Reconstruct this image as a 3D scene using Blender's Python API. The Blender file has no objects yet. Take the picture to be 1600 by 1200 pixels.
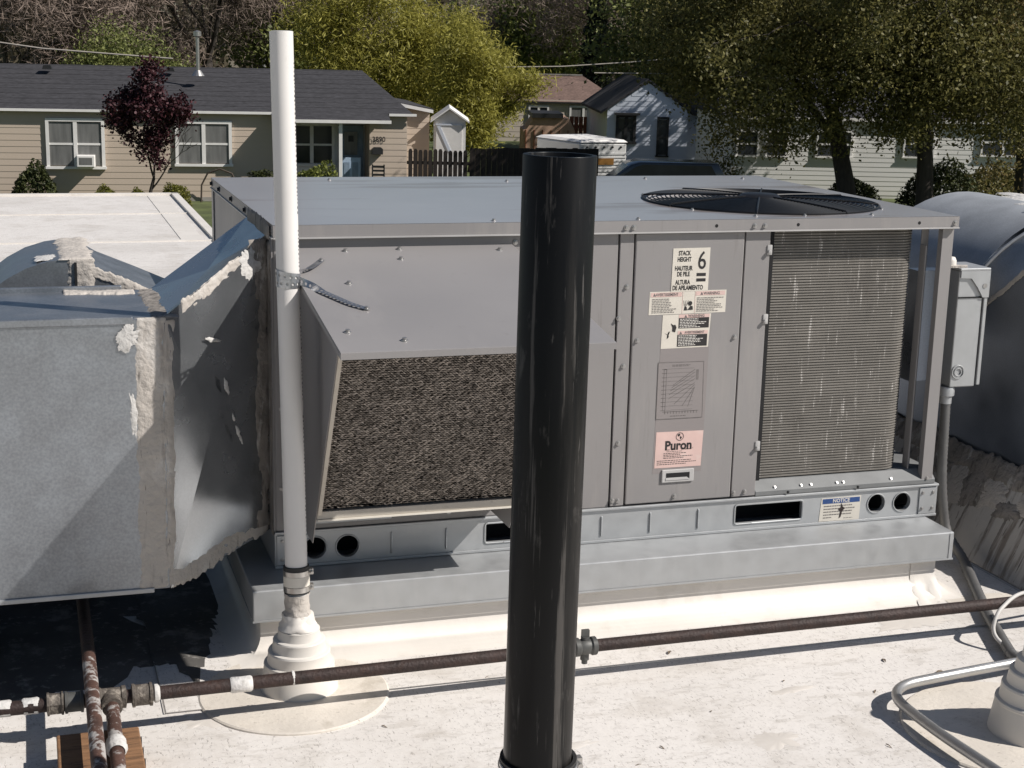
import bpy, bmesh, math, random
import numpy as np
from math import sin, cos, pi, radians, atan2, sqrt, hypot
from mathutils import Vector, Matrix, noise as mnoise

# ---------------------------------------------------------------- camera, sky, sun, exposure
SC = bpy.context.scene
COL = SC.collection
CAM = (-0.5497, -3.5502, 1.2825)
YAW, PITCH, ROLL = radians(17.9607), radians(12.7982), radians(1.4235)
fw = Vector((sin(YAW) * cos(PITCH), cos(YAW) * cos(PITCH), -sin(PITCH)))
rt = Vector((cos(YAW), -sin(YAW), 0)); up = rt.cross(fw)
rt, up = rt * cos(ROLL) + up * sin(ROLL), -rt * sin(ROLL) + up * cos(ROLL)
cd = bpy.data.cameras.new('camera'); cam = bpy.data.objects.new('camera', cd); COL.objects.link(cam)
cd.sensor_width = 36; cd.lens = 36 * 2375.14 / 1600; cd.clip_start = 0.05; cd.clip_end = 2000
mw = Matrix.Identity(4)
for i, ax in enumerate((rt, up, -fw)):
    for j in range(3): mw[j][i] = ax[j]
mw.translation = CAM
cam.matrix_world = mw
SC.camera = cam

SUN = Vector((1.0, -0.62, 1.06))          # towards the sun
wd = bpy.data.worlds.new('World'); SC.world = wd; wd.use_nodes = True
nt = wd.node_tree; nt.nodes.clear()
sky = nt.nodes.new('ShaderNodeTexSky'); sky.sky_type = 'NISHITA'; sky.sun_disc = False
sky.sun_elevation = atan2(SUN.z, hypot(SUN.x, SUN.y)); sky.sun_rotation = atan2(SUN.x, SUN.y)
sky.altitude = 800; sky.air_density = 1.0; sky.dust_density = 0.6; sky.ozone_density = 1.5
bg = nt.nodes.new('ShaderNodeBackground'); bg.inputs[1].default_value = 0.05
wo = nt.nodes.new('ShaderNodeOutputWorld')
nt.links.new(sky.outputs[0], bg.inputs[0]); nt.links.new(bg.outputs[0], wo.inputs[0])
sd = bpy.data.lights.new('sun', 'SUN'); sd.energy = 5.0; sd.angle = radians(0.53); sd.color = (1.0, 0.95, 0.895)
so = bpy.data.objects.new('sun', sd); COL.objects.link(so)
so.rotation_euler = SUN.to_track_quat('Z', 'Y').to_euler(); so.location = (20, -12, 21)
SC.view_settings.view_transform = 'Standard'; SC.view_settings.look = 'None'
SC.view_settings.exposure = 0.1; SC.view_settings.gamma = 1.0; SC.view_settings.use_curve_mapping = False
SC.render.engine = 'CYCLES'
SC.cycles.use_denoising = True
SC.cycles.max_bounces = 6; SC.cycles.diffuse_bounces = 3; SC.cycles.glossy_bounces = 3
SC.cycles.transmission_bounces = 4; SC.cycles.transparent_max_bounces = 6
SC.cycles.caustics_reflective = False; SC.cycles.caustics_refractive = False

# ---------------------------------------------------------------- helpers
random.seed(7)
ORG = {}                                     # origin each thing's coordinates are measured from

def tag(o, label=None, cat=None, group=None, kind=None):
    if label: o['label'] = label
    if cat: o['category'] = cat
    if group: o['group'] = group
    if kind: o['kind'] = kind
    return o

def thing(name, label, cat, org=(0, 0, 0), group=None, loc=None, rotz=0.0):
    """An Empty at the thing's base; its parts' coordinates are given in the frame of org."""
    o = bpy.data.objects.new(name, None); COL.objects.link(o)
    o.location = org if loc is None else loc
    o.rotation_euler = (0, 0, rotz); o.empty_display_size = 0.1
    ORG[o] = Vector(org)
    return tag(o, label, cat, group)

def V(*a): return Vector(a)

class MB:
    def __init__(s): s.v = []; s.f = []
    def add(s, vs, fs):
        k = len(s.v); s.v.extend([tuple(p) for p in vs]); s.f.extend([tuple(i + k for i in f) for f in fs]); return s
    def box(s, x0, x1, y0, y1, z0, z1):
        return s.add([(x, y, z) for x in (x0, x1) for y in (y0, y1) for z in (z0, z1)],
                     [(0, 1, 3, 2), (4, 6, 7, 5), (0, 4, 5, 1), (2, 3, 7, 6), (0, 2, 6, 4), (1, 5, 7, 3)])
    def obox(s, c, a, b, d):
        """box at c with half-vectors a, b, d"""
        c, a, b, d = Vector(c), Vector(a), Vector(b), Vector(d)
        return s.add([c + a * i + b * j + d * k for i in (-1, 1) for j in (-1, 1) for k in (-1, 1)],
                     [(0, 1, 3, 2), (4, 6, 7, 5), (0, 4, 5, 1), (2, 3, 7, 6), (0, 2, 6, 4), (1, 5, 7, 3)])
    def prism(s, poly, ax, a, b):
        """polygon in the plane across axis ax ('x': (y,z), 'y': (x,z), 'z': (x,y)), from a to b"""
        n = len(poly)
        def P(p, t):
            return {'x': (t, p[0], p[1]), 'y': (p[0], t, p[1]), 'z': (p[0], p[1], t)}[ax]
        return s.add([P(p, a) for p in poly] + [P(p, b) for p in poly],
                     [tuple(range(n)), tuple(range(2 * n - 1, n - 1, -1))] +
                     [(i, n + i, n + (i + 1) % n, (i + 1) % n) for i in range(n)])
    def hexa(s, p):
        """8 corner points: 4 of one end in order, 4 of the other"""
        return s.add(p, [(0, 1, 2, 3), (7, 6, 5, 4), (0, 4, 5, 1), (1, 5, 6, 2), (2, 6, 7, 3), (3, 7, 4, 0)])
    def sheet(s, pts, th, nrm=None):
        """flat polygon with thickness th behind its normal"""
        pts = [Vector(p) for p in pts]
        if nrm is None:
            nrm = (pts[1] - pts[0]).cross(pts[-1] - pts[0])
        nrm = Vector(nrm).normalized(); n = len(pts)
        return s.add(pts + [p - nrm * th for p in pts],
                     [tuple(range(n)), tuple(range(2 * n - 1, n - 1, -1))] + [(i, n + i, n + (i + 1) % n, (i + 1) % n) for i in range(n)])
    def tube(s, path, r, n=12, caps=True, closed=False, jit=0):
        path = [Vector(p) for p in path]; m = len(path)
        rs = r if isinstance(r, (list, tuple)) else [r] * m
        def tang(i):
            if closed: return (path[(i + 1) % m] - path[i - 1]).normalized()
            return (path[min(i + 1, m - 1)] - path[max(i - 1, 0)]).normalized()
        t = tang(0); u = t.orthogonal().normalized(); vs = []
        for i in range(m):
            t = tang(i); u = (u - t * u.dot(t))
            u = u.normalized() if u.length > 1e-6 else t.orthogonal().normalized()
            w = t.cross(u)
            for k in range(n):
                a = 2 * pi * k / n
                vs.append(path[i] + (u * cos(a) + w * sin(a)) * rs[i])
        fs = [(i * n + k, i * n + (k + 1) % n, ((i + 1) % m) * n + (k + 1) % n, ((i + 1) % m) * n + k)
              for i in range(m if closed else m - 1) for k in range(n)]
        if caps and not closed: fs += [tuple(range(n - 1, -1, -1)), tuple(range((m - 1) * n, m * n))]
        return s.add(vs, fs)
    def lathe(s, prof, base, axis=(0, 0, 1), n=32, a0=0, a1=2 * pi):
        """profile of (radius, height) turned about axis through base"""
        base = Vector(base); ax = Vector(axis).normalized(); u = ax.orthogonal().normalized(); w = ax.cross(u)
        full = abs(a1 - a0 - 2 * pi) < 1e-6; m = n if full else n + 1; vs = []
        for r, h in prof:
            for k in range(m):
                a = a0 + (a1 - a0) * k / n
                vs.append(base + ax * h + (u * cos(a) + w * sin(a)) * r)
        fs = [(i * m + k, i * m + (k + 1) % m, (i + 1) * m + (k + 1) % m, (i + 1) * m + k)
              for i in range(len(prof) - 1) for k in range(m if full else m - 1)]
        return s.add(vs, fs)
    def grid(s, P, nu, nv):
        """P[i][j] points, nu+1 by nv+1"""
        vs = [P[i][j] for i in range(nu + 1) for j in range(nv + 1)]; w = nv + 1
        return s.add(vs, [(i * w + j, (i + 1) * w + j, (i + 1) * w + j + 1, i * w + j + 1) for i in range(nu) for j in range(nv)])
    def mesh(s, name, mat, smooth=None, bevel=0, seg=2, off=(0, 0, 0), weld=False):
        me = bpy.data.meshes.new(name)
        o = Vector(off)
        me.from_pydata([Vector(p) - o for p in s.v], [], s.f)
        if bevel or weld:
            bm = bmesh.new(); bm.from_mesh(me)
            bmesh.ops.remove_doubles(bm, verts=bm.verts, dist=1e-5)
            bmesh.ops.recalc_face_normals(bm, faces=bm.faces)
            if bevel:
                es = [e for e in bm.edges if len(e.link_faces) == 2 and e.calc_face_angle(0) > 0.5]
                bmesh.ops.bevel(bm, geom=es, offset=bevel, segments=seg, affect='EDGES', profile=0.5, clamp_overlap=True)
            bm.to_mesh(me); bm.free()
        if mat: me.materials.append(mat)
        if smooth is not None:
            me.polygons.foreach_set('use_smooth', [True] * len(me.polygons))
            me.set_sharp_from_angle(angle=radians(smooth))
        me.update()
        return me
    def build(s, name, mat, parent=None, smooth=None, bevel=0, seg=2, weld=False):
        root = parent
        while root is not None and root.parent is not None: root = root.parent
        off = ORG.get(root, Vector((0, 0, 0))) if root is not None else Vector((0, 0, 0))
        me = s.mesh(name, mat, smooth, bevel, seg, off, weld)
        o = bpy.data.objects.new(name, me); COL.objects.link(o)
        if parent is not None: o.parent = parent
        return o

def place(name, me, parent, loc, rot=(0, 0, 0), scale=None):
    """one more object on shared mesh data, at loc in the thing's frame"""
    root = parent
    while root.parent is not None: root = root.parent
    o = bpy.data.objects.new(name, me); COL.objects.link(o); o.parent = parent
    o.location = Vector(loc) - ORG.get(root, Vector((0, 0, 0))); o.rotation_euler = rot
    if scale: o.scale = scale
    return o

def copy_tree(o, parent=None):
    c = o.copy(); COL.objects.link(c); c.parent = parent
    for ch in list(o.children): copy_tree(ch, c)
    return c

def fillet(pts, r, n=5):
    """round the corners of a polyline"""
    pts = [Vector(p) for p in pts]; out = [pts[0]]
    for i in range(1, len(pts) - 1):
        a = (pts[i - 1] - pts[i]); b = (pts[i + 1] - pts[i]); d = min(r, a.length * .49, b.length * .49)
        A = pts[i] + a.normalized() * d; B = pts[i] + b.normalized() * d
        for k in range(n + 1):
            t = k / n
            out.append(A * (1 - t) ** 2 + pts[i] * 2 * t * (1 - t) + B * t * t)
    out.append(pts[-1]); return out

def text_geo(s, size, align='CENTER', squash=1.0, fat=0.0):
    cu = bpy.data.curves.new('lettering', 'FONT'); cu.body = s; cu.size = size
    cu.align_x = align; cu.align_y = 'CENTER'; cu.offset = fat; cu.resolution_u = 3
    ob = bpy.data.objects.new('lettering', cu)
    me = ob.to_mesh()
    vs = [(v.co.x * squash, v.co.y) for v in me.vertices]; fs = [tuple(p.vertices) for p in me.polygons]
    ob.to_mesh_clear(); bpy.data.objects.remove(ob); bpy.data.curves.remove(cu)
    return vs, fs

def text_on(mb, s, size, x, z, y, align='CENTER', squash=1.0, fat=0.0):
    vs, fs = text_geo(s, size, align, squash, fat)
    mb.add([(x + a, y, z + b) for a, b in vs], fs)

# ---------------------------------------------------------------- materials
def newmat(name):
    m = bpy.data.materials.new(name); m.use_nodes = True; n = m.node_tree
    b = n.nodes['Principled BSDF']; return m, n, b

def mat(name, col, rough=0.6, metal=0.0, var=0.12, scale=6.0, bump=0.0, bscale=80.0, spec=0.5, dirt=None,
        stretch=(1, 1, 1), island=0.0, coat=0.0, rvar=0.0, fine=0.0, fscale=220.0):
    """col with soft noise variation, optional dirt = (colour, amount, scale, stretch), bump grain, roughness variation"""
    m, n, b = newmat(name); L = n.links.new; N = n.nodes.new
    tc = N('ShaderNodeTexCoord'); mp = N('ShaderNodeMapping'); mp.inputs['Scale'].default_value = stretch
    L(tc.outputs['Object'], mp.inputs[0])
    nz = N('ShaderNodeTexNoise'); nz.inputs['Scale'].default_value = scale; nz.inputs['Detail'].default_value = 6
    L(mp.outputs[0], nz.inputs['Vector'])
    cr = N('ShaderNodeValToRGB'); c = np.array(col)
    cr.color_ramp.elements[0].position = .3; cr.color_ramp.elements[1].position = .7
    cr.color_ramp.elements[0].color = (*np.clip(c * (1 - var), 0, 1), 1); cr.color_ramp.elements[1].color = (*np.clip(c * (1 + var), 0, 1), 1)
    L(nz.outputs[0], cr.inputs[0]); out = cr.outputs[0]
    if fine:
        nf = N('ShaderNodeTexNoise'); nf.inputs['Scale'].default_value = fscale; nf.inputs['Detail'].default_value = 3
        L(mp.outputs[0], nf.inputs['Vector'])
        mr = N('ShaderNodeMapRange'); mr.inputs['To Min'].default_value = 1 - fine; mr.inputs['To Max'].default_value = 1 + fine
        mr.inputs['From Min'].default_value = .3; mr.inputs['From Max'].default_value = .7
        L(nf.outputs[0], mr.inputs['Value'])
        mx = N('ShaderNodeMix'); mx.data_type = 'RGBA'; mx.blend_type = 'MULTIPLY'; mx.inputs[0].default_value = 1
        L(out, mx.inputs[6]); L(mr.outputs[0], mx.inputs[7]); out = mx.outputs[2]
    if island:
        g = N('ShaderNodeNewGeometry'); mr = N('ShaderNodeMapRange')
        mr.inputs['To Min'].default_value = 1 - island; mr.inputs['To Max'].default_value = 1 + island
        L(g.outputs['Random Per Island'], mr.inputs['Value'])
        mx = N('ShaderNodeMix'); mx.data_type = 'RGBA'; mx.blend_type = 'MULTIPLY'; mx.inputs[0].default_value = 1
        L(out, mx.inputs[6]); L(mr.outputs[0], mx.inputs[7]); out = mx.outputs[2]
    for d in ([dirt] if dirt and not isinstance(dirt[0][0], (tuple, list)) else (dirt or [])):
        dc, amt, ds, dst = d[:4]
        mp2 = N('ShaderNodeMapping'); mp2.inputs['Scale'].default_value = dst; L(tc.outputs['Object'], mp2.inputs[0])
        nd = N('ShaderNodeTexNoise'); nd.inputs['Scale'].default_value = ds; nd.inputs['Detail'].default_value = 8; nd.inputs['Roughness'].default_value = .65
        L(mp2.outputs[0], nd.inputs['Vector'])
        th = d[4] if len(d) > 4 else .55
        mr = N('ShaderNodeMapRange'); mr.inputs['From Min'].default_value = th; mr.inputs['From Max'].default_value = th + (d[5] if len(d) > 5 else .12)
        mr.inputs['To Max'].default_value = amt
        L(nd.outputs[0], mr.inputs['Value'])
        mx = N('ShaderNodeMix'); mx.data_type = 'RGBA'; L(mr.outputs[0], mx.inputs[0]); L(out, mx.inputs[6])
        mx.inputs[7].default_value = (*dc, 1); out = mx.outputs[2]
    L(out, b.inputs['Base Color'])
    b.inputs['Roughness'].default_value = rough; b.inputs['Metallic'].default_value = metal
    b.inputs['Specular IOR Level'].default_value = spec
    if coat: b.inputs['Coat Weight'].default_value = coat; b.inputs['Coat Roughness'].default_value = .15
    if rvar:
        mr = N('ShaderNodeMapRange'); mr.inputs['To Min'].default_value = max(0, rough - rvar); mr.inputs['To Max'].default_value = min(1, rough + rvar)
        mr.inputs['From Min'].default_value = .35; mr.inputs['From Max'].default_value = .65
        L(nz.outputs[0], mr.inputs['Value']); L(mr.outputs[0], b.inputs['Roughness'])
    if bump:
        nb = N('ShaderNodeTexNoise'); nb.inputs['Scale'].default_value = bscale; nb.inputs['Detail'].default_value = 5
        L(mp.outputs[0], nb.inputs['Vector'])
        bp = N('ShaderNodeBump'); bp.inputs['Strength'].default_value = bump; bp.inputs['Distance'].default_value = 0.01
        L(nb.outputs[0], bp.inputs['Height']); L(bp.outputs[0], b.inputs['Normal'])
    return m

def leafmat(name, c0, c1, trans=0.25):
    m, n, b = newmat(name); L = n.links.new; N = n.nodes.new
    g = N('ShaderNodeNewGeometry'); cr = N('ShaderNodeValToRGB')
    cr.color_ramp.elements[0].color = (*c0, 1); cr.color_ramp.elements[1].color = (*c1, 1)
    L(g.outputs['Random Per Island'], cr.inputs[0]); L(cr.outputs[0], b.inputs['Base Color'])
    b.inputs['Roughness'].default_value = .55; b.inputs['Specular IOR Level'].default_value = .3
    t = N('ShaderNodeBsdfTranslucent'); L(cr.outputs[0], t.inputs[0])
    ms = N('ShaderNodeMixShader'); ms.inputs[0].default_value = trans
    L(b.outputs[0], ms.inputs[1]); L(t.outputs[0], ms.inputs[2]); L(ms.outputs[0], n.nodes['Material Output'].inputs[0])
    return m

def roofmat():
    m, n, b = newmat('white_membrane'); L = n.links.new; N = n.nodes.new
    tc = N('ShaderNodeTexCoord')
    def noise(sc, det, rgh=.5, st=(1, 1, 1), rot=0):
        mp = N('ShaderNodeMapping'); mp.inputs['Scale'].default_value = st; mp.inputs['Rotation'].default_value = (0, 0, rot)
        L(tc.outputs['Object'], mp.inputs[0])
        z = N('ShaderNodeTexNoise'); z.inputs['Scale'].default_value = sc; z.inputs['Detail'].default_value = det; z.inputs['Roughness'].default_value = rgh
        L(mp.outputs[0], z.inputs['Vector']); return z
    base = N('ShaderNodeRGB'); base.outputs[0].default_value = (.76, .725, .685, 1); out = base.outputs[0]
    def layer(z, lo, hi, amt, col):
        nonlocal out
        mr = N('ShaderNodeMapRange'); mr.inputs['From Min'].default_value = lo; mr.inputs['From Max'].default_value = hi; mr.inputs['To Max'].default_value = amt
        L(z.outputs[0], mr.inputs['Value'])
        mx = N('ShaderNodeMix'); mx.data_type = 'RGBA'; L(mr.outputs[0], mx.inputs[0]); L(out, mx.inputs[6]); mx.inputs[7].default_value = (*col, 1); out = mx.outputs[2]
    layer(noise(1.3, 5), .45, .68, .6, (.60, .565, .525))
    layer(noise(4.2, 9, .72), .50, .70, .6, (.50, .455, .40))
    layer(noise(9, 7, .7, (1, 3, 1), .5), .56, .62, .35, (.46, .42, .37))
    layer(noise(34, 6, .75, (1, 2.0, 1), .6), .545, .62, .38, (.43, .40, .37))
    layer(noise(60, 4, .7, (2.6, 1, 1), .9), .60, .65, .55, (.26, .235, .21))
    layer(noise(26, 5, .75, (1, 3.8, 1), -.5), .635, .67, .5, (.24, .21, .18))
    layer(noise(48, 5, .75, (3.8, 1, 1), .35), .62, .655, .7, (.15, .13, .11))
    L(out, b.inputs['Base Color']); b.inputs['Roughness'].default_value = .55
    z = noise(60, 6); bp = N('ShaderNodeBump'); bp.inputs['Strength'].default_value = .25; bp.inputs['Distance'].default_value = .004
    L(z.outputs[0], bp.inputs['Height']); L(bp.outputs[0], b.inputs['Normal'])
    return m

M = {}
M['membrane'] = roofmat()
M['flashing'] = mat('flashing_membrane', (.74, .70, .645), .5, var=.06, scale=4, dirt=((.5, .46, .40), .5, 9, (1, 1, 1), .56, .2), bump=.1, bscale=30)
M['patch'] = mat('patch_membrane', (.69, .635, .56), .5, var=.12, scale=5, dirt=[((.46, .41, .34), .6, 9, (1, 1, 1), .54, .12), ((.25, .22, .19), .6, 70, (1, 2, 1), .62, .05)], bump=.15)
M['boot'] = mat('boot_rubber', (.70, .665, .61), .5, var=.06, scale=9, dirt=((.4, .37, .33), .35, 18, (1, 1, 1), .6, .2))
M['seam'] = mat('seam_line', (.30, .28, .26), .8, var=.2, scale=12)
M['paint'] = mat('grey_cabinet_paint', (.275, .262, .258), .42, var=.06, scale=2.2, dirt=[((.36, .335, .315), .5, 9, (2, 2, .25), .54, .2), ((.18, .16, .15), .35, 24, (2, 2, .2), .60, .12)], bump=.12, bscale=3.5, rvar=.05)
M['paint_hood'] = mat('grey_hood_paint', (.270, .258, .255), .40, var=.05, scale=2.5, dirt=[((.35, .33, .315), .4, 6, (1, .4, 1), .55, .2), ((.19, .175, .165), .35, 40, (1, .5, 1), .63, .1)], bump=.10, bscale=4, rvar=.05)
M['paint_lid'] = mat('grey_lid_paint', (.38, .365, .37), .30, var=.05, scale=3, coat=.7, bump=.06, bscale=3, dirt=[((.24, .20, .175), .75, 1.7, (.45, 3.4, 1), .56, .04), ((.42, .41, .41), .4, 12, (1, 1, 1), .58, .15)])
M['galv'] = mat('galvanised_steel', (.45, .46, .465), .48, .5, var=.05, scale=26, dirt=((.56, .56, .55), .3, 14, (1.5, 1.5, .2), .54, .25), rvar=.06)
M['galv_duct'] = mat('galvanised_duct', (.33, .35, .375), .36, .75, var=.10, scale=14, fine=.13, fscale=170, rvar=.07, bump=.05, bscale=5)
M['galv_bright'] = mat('creased_bright_sheet', (.42, .44, .46), .24, .85, var=.10, scale=8, fine=.06, rvar=.06, bump=.05, bscale=4)
M['shade_grime'] = mat('painted_shade_grime', (.095, .089, .082), .8, var=.5, scale=5, dirt=[((.36, .34, .315), .7, 9, (1, 1, 1), .58, .1), ((.30, .28, .26), .7, 40, (1, 1, 1), .58, .08)])  # dirt tone blackened to stand in for the shade under the ducts
M['stain'] = mat('faint_stain', (.655, .612, .56), .6, var=.08, scale=9, dirt=((.68, .645, .60), .8, 16, (1, 1, 1), .52, .14))
M['galv_shaded'] = mat('shaded_duct', (.19, .215, .26), .34, .8, var=.25, scale=4, fine=.08, rvar=.08)  # shaded copy of the steel: dark blue paints in shade and sky reflection
M['zinc'] = mat('zinc_screw', (.42, .41, .40), .35, .7, var=.15, scale=60)
M['black_screw'] = mat('dark_screw', (.03, .03, .032), .4, .3, var=.2, scale=60)
M['hole'] = mat('dark_void', (.012, .012, .013), .9, var=.1)
M['abs'] = mat('black_abs', (.0042, .0042, .0044), .40, var=.25, scale=14, stretch=(1, 1, .12), rvar=.10, spec=.22,
               dirt=[((.022, .020, .018), .8, 15, (1, 1, .05), .52, .12), ((.085, .079, .073), .75, 48, (1, 1, .035), .565, .07), ((.12, .113, .106), .6, 140, (1, 1, .05), .62, .05), ((.10, .094, .088), .5, 22, (1, 1, .35), .60, .10)])
M['pvc'] = mat('white_pvc', (.74, .715, .685), .38, var=.03, scale=8, dirt=((.40, .36, .33), .3, 20, (1, 1, .6), .62, .15))
M['pvc_print'] = mat('pvc_print', (.06, .06, .07), .6)
M['rubber'] = mat('black_rubber', (.02, .02, .02), .6)
M['steel'] = mat('stainless_band', (.55, .53, .50), .32, .85, var=.12, scale=30)
M['strap'] = mat('strap_steel', (.50, .51, .53), .33, .9, var=.15, scale=40)
M['rust'] = mat('rusty_pipe', (.036, .022, .019), .65, .2, var=.35, scale=26, dirt=[((.075, .036, .025), .6, 30, (1, 1, 1), .53, .15), ((.025, .018, .016), .7, 60, (1, 1, 1), .55, .1)], bump=.3, bscale=150)
M['rust_paste'] = mat('rusty_pipe_with_paste', (.085, .045, .034), .65, .1, var=.3, scale=24, dirt=[((.45, .43, .41), .9, 26, (1, 1, 1), .53, .06)], bump=.3, bscale=120)
M['fitting'] = mat('cast_fitting', (.115, .098, .082), .7, .15, var=.3, scale=40, dirt=((.34, .30, .25), .8, 40, (1, 1, 1), .53, .1), bump=.4, bscale=120)
M['brass'] = mat('grey_valve', (.10, .10, .095), .55, .4, var=.2, scale=40)
M['paste'] = mat('white_paste', (.60, .585, .56), .8, var=.18, scale=24, dirt=((.36, .34, .31), .6, 40, (1, 1, 1), .54, .12), bump=.4, bscale=90)
M['sealant'] = mat('cracked_sealant', (.50, .46, .415), .85, var=.10, scale=7,
                   dirt=[((.66, .635, .60), .7, 6, (1, 1, .5), .54, .10), ((.30, .265, .235), .6, 22, (2.0, 2.0, .3), .57, .10), ((.10, .085, .075), .8, 60, (2.6, 2.6, .25), .635, .03)], bump=.5, bscale=70)
M['sealant_dark'] = mat('dirty_sealant', (.27, .245, .22), .85, var=.25, scale=10, dirt=[((.10, .09, .08), .75, 22, (1.6, 1.6, .4), .54, .08), ((.52, .50, .47), .7, 18, (1, 1, .4), .59, .06)], bump=.6, bscale=60)
M['wood'] = mat('weathered_timber', (.235, .125, .062), .75, var=.3, scale=9, stretch=(1, 9, 9), dirt=((.06, .035, .022), .8, 14, (1, 8, 8), .56, .1), bump=.4, bscale=30)
M['filter'] = mat('filter_strand', (.31, .275, .245), .42, .3, var=.25, scale=12, island=.45)
M['filter_back'] = mat('filter_packing', (.034, .029, .025), .9, var=.4, scale=60)
M['fin'] = mat('coil_fins', (.225, .210, .188), .5, .25, var=.12, scale=12, dirt=[((.62, .59, .55), .9, 85, (1.3, 1.3, .10), .60, .05), ((.06, .05, .045), .5, 5, (1, 1, .6), .55, .2)])
M['fin_back'] = mat('coil_core', (.15, .138, .122), .8, dirt=((.30, .28, .26), .8, 46, (1.6, 1.6, .14), .60, .05))
M['black_wire'] = mat('black_fan_guard', (.014, .014, .015), .4, spec=.4)
M['sticker'] = mat('cream_sticker', (.70, .655, .575), .5, var=.06, scale=20, dirt=((.5, .46, .4), .4, 40, (1, 1, 1), .6, .15))
M['sticker_pink'] = mat('pink_sticker', (.70, .50, .455), .5, var=.06, scale=20, dirt=((.72, .60, .55), .5, 30, (1, 1, 1), .58, .15))
M['ink'] = mat('black_ink', (.022, .02, .02), .6)
M['ink_soft'] = mat('faded_ink', (.16, .145, .14), .6, var=.25, scale=60)
M['ink_red'] = mat('faded_red_ink', (.60, .36, .33), .6, var=.15, scale=60)
M['ink_blue'] = mat('blue_ink', (.028, .075, .23), .5, var=.1, scale=60)
M['white_ink'] = mat('white_ink', (.72, .69, .64), .6, var=.1, scale=80)
M['grey_tape'] = mat('faded_label', (.27, .245, .24), .34, var=.04, scale=5)
M['handle'] = mat('grey_handle', (.46, .45, .44), .4)
M['dirty_base'] = mat('stained_white_base', (.50, .475, .44), .8, var=.15, scale=3, dirt=[((.16, .13, .105), .8, 9, (1, 3.2, .16), .52, .12), ((.07, .055, .045), .85, 20, (1, 3.0, .10), .60, .05), ((.64, .61, .57), .6, 6, (1, 1, .4), .60, .08)], bump=.3, bscale=18)
M['galv_matte'] = mat('chalky_duct', (.40, .415, .43), .55, .3, var=.12, scale=10, fine=.1)
M['tray'] = mat('dull_tray', (.20, .205, .205), .65, .1, var=.12, scale=14)
M['conduit'] = mat('steel_conduit', (.42, .415, .405), .42, .8, var=.1, scale=20)
M['flex'] = mat('flexible_conduit', (.15, .148, .145), .5, .3, var=.1, scale=30)
M['cable'] = mat('white_cable', (.55, .53, .50), .6)
M['dry_leaf'] = mat('dry_leaf', (.17, .125, .085), .8, var=.3, scale=50)
# ================================================================ the roof (setting)
ZF, ZG = -0.19, -3.60
m = MB()
m.prism([(-14, -7), (7, -7), (7, 5.6), (.79, 5.6), (.79, 10.7), (-14, 10.7)], 'z', ZG + .01, ZF)
roof = m.build('roof', M['membrane']); tag(roof, kind='structure')
for (x0, x1, y0, y1) in ((-14, .76, 7.48, 7.53), (-14, .74, 9.2, 9.22)):                    # lapped seams of the sheets
    s = MB().box(x0, x1, y0, y1, ZF - .001, ZF + .008).build('membrane_seam', M['flashing'], roof)
for x0 in (-1.35, .52):
    MB().box(x0, x0 + .16, 7.56, 10.62, ZF - .001, ZF + .004).build('membrane_seam', M['flashing'], roof)
MB().box(-14, 6.9, -1.92, -1.9, ZF - .001, ZF + .003).build('membrane_seam', M['flashing'], roof)
MB().box(.74, .80, 5.62, 10.7, ZF + .0005, ZF + .02).build('roof_edge_trim', M['flashing'], roof)
MB().box(-14, .80, 10.66, 10.72, ZF + .0005, ZF + .02).build('roof_edge_trim', M['flashing'], roof)

# ================================================================ curb under the unit
cb = thing('roof_curb', 'low white membrane curb with galvanised metal cap under the big grey unit', 'roof curb', (.9, .5, ZF))
def ring(d, z, xl=-.055, xr=1.80, yf=-.119, yb=1.28):
    return [(xl - d, yf - d, z), (xr + d, yf - d, z), (xr + d, yb + d, z), (xl - d, yb + d, z)]
def loft(mb, prof, ringf):
    pts = []
    for d, z in prof: pts += ringf(d, z)
    fs = [(4 * i + k, 4 * i + (k + 1) % 4, 4 * i + 4 + (k + 1) % 4, 4 * i + 4 + k) for i in range(len(prof) - 1) for k in range(4)]
    mb.add(pts, fs)
prof = [(0, -.07), (0, -.125)] + [(.075 * (1 - cos(a)), -.125 - .0615 * sin(a)) for a in [pi / 2 * k / 8 for k in range(1, 9)]]
m = MB(); loft(m, prof, ring); m.build('wall_flashing', M['flashing'], cb, smooth=50)
m = MB(); loft(m, [(.06, ZF + .0036), (.245, ZF + .0036), (.247, ZF)], ring); m.build('skirt_sheet', M['membrane'], cb)
m = MB(); loft(m, [(.2465, ZF + .0038), (.2492, ZF + .0038)], ring); m.build('seam_line', M['seam'], cb)
m = MB().box(-.076, 1.838, -.145, 1.30, -.0805, -.005); cap = m.build('metal_cap', M['galv'], cb, bevel=.003)
for x in (-.0735, 1.8245): MB().box(x, x + .011, -.1468, -.1448, -.079, -.008).build('corner_fold', M['galv'], cb)
for xx in (-.0765, 1.8385):
    MB().box(min(xx, xx + .0), xx + .0015, -.12, 1.2, -.0825, -.0795).build('drip_edge', M['galv'], cb)
m = MB().box(-.077, 1.839, -.1475, -.1448, -.0835, -.079); m.build('drip_edge', M['galv'], cb)
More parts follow.
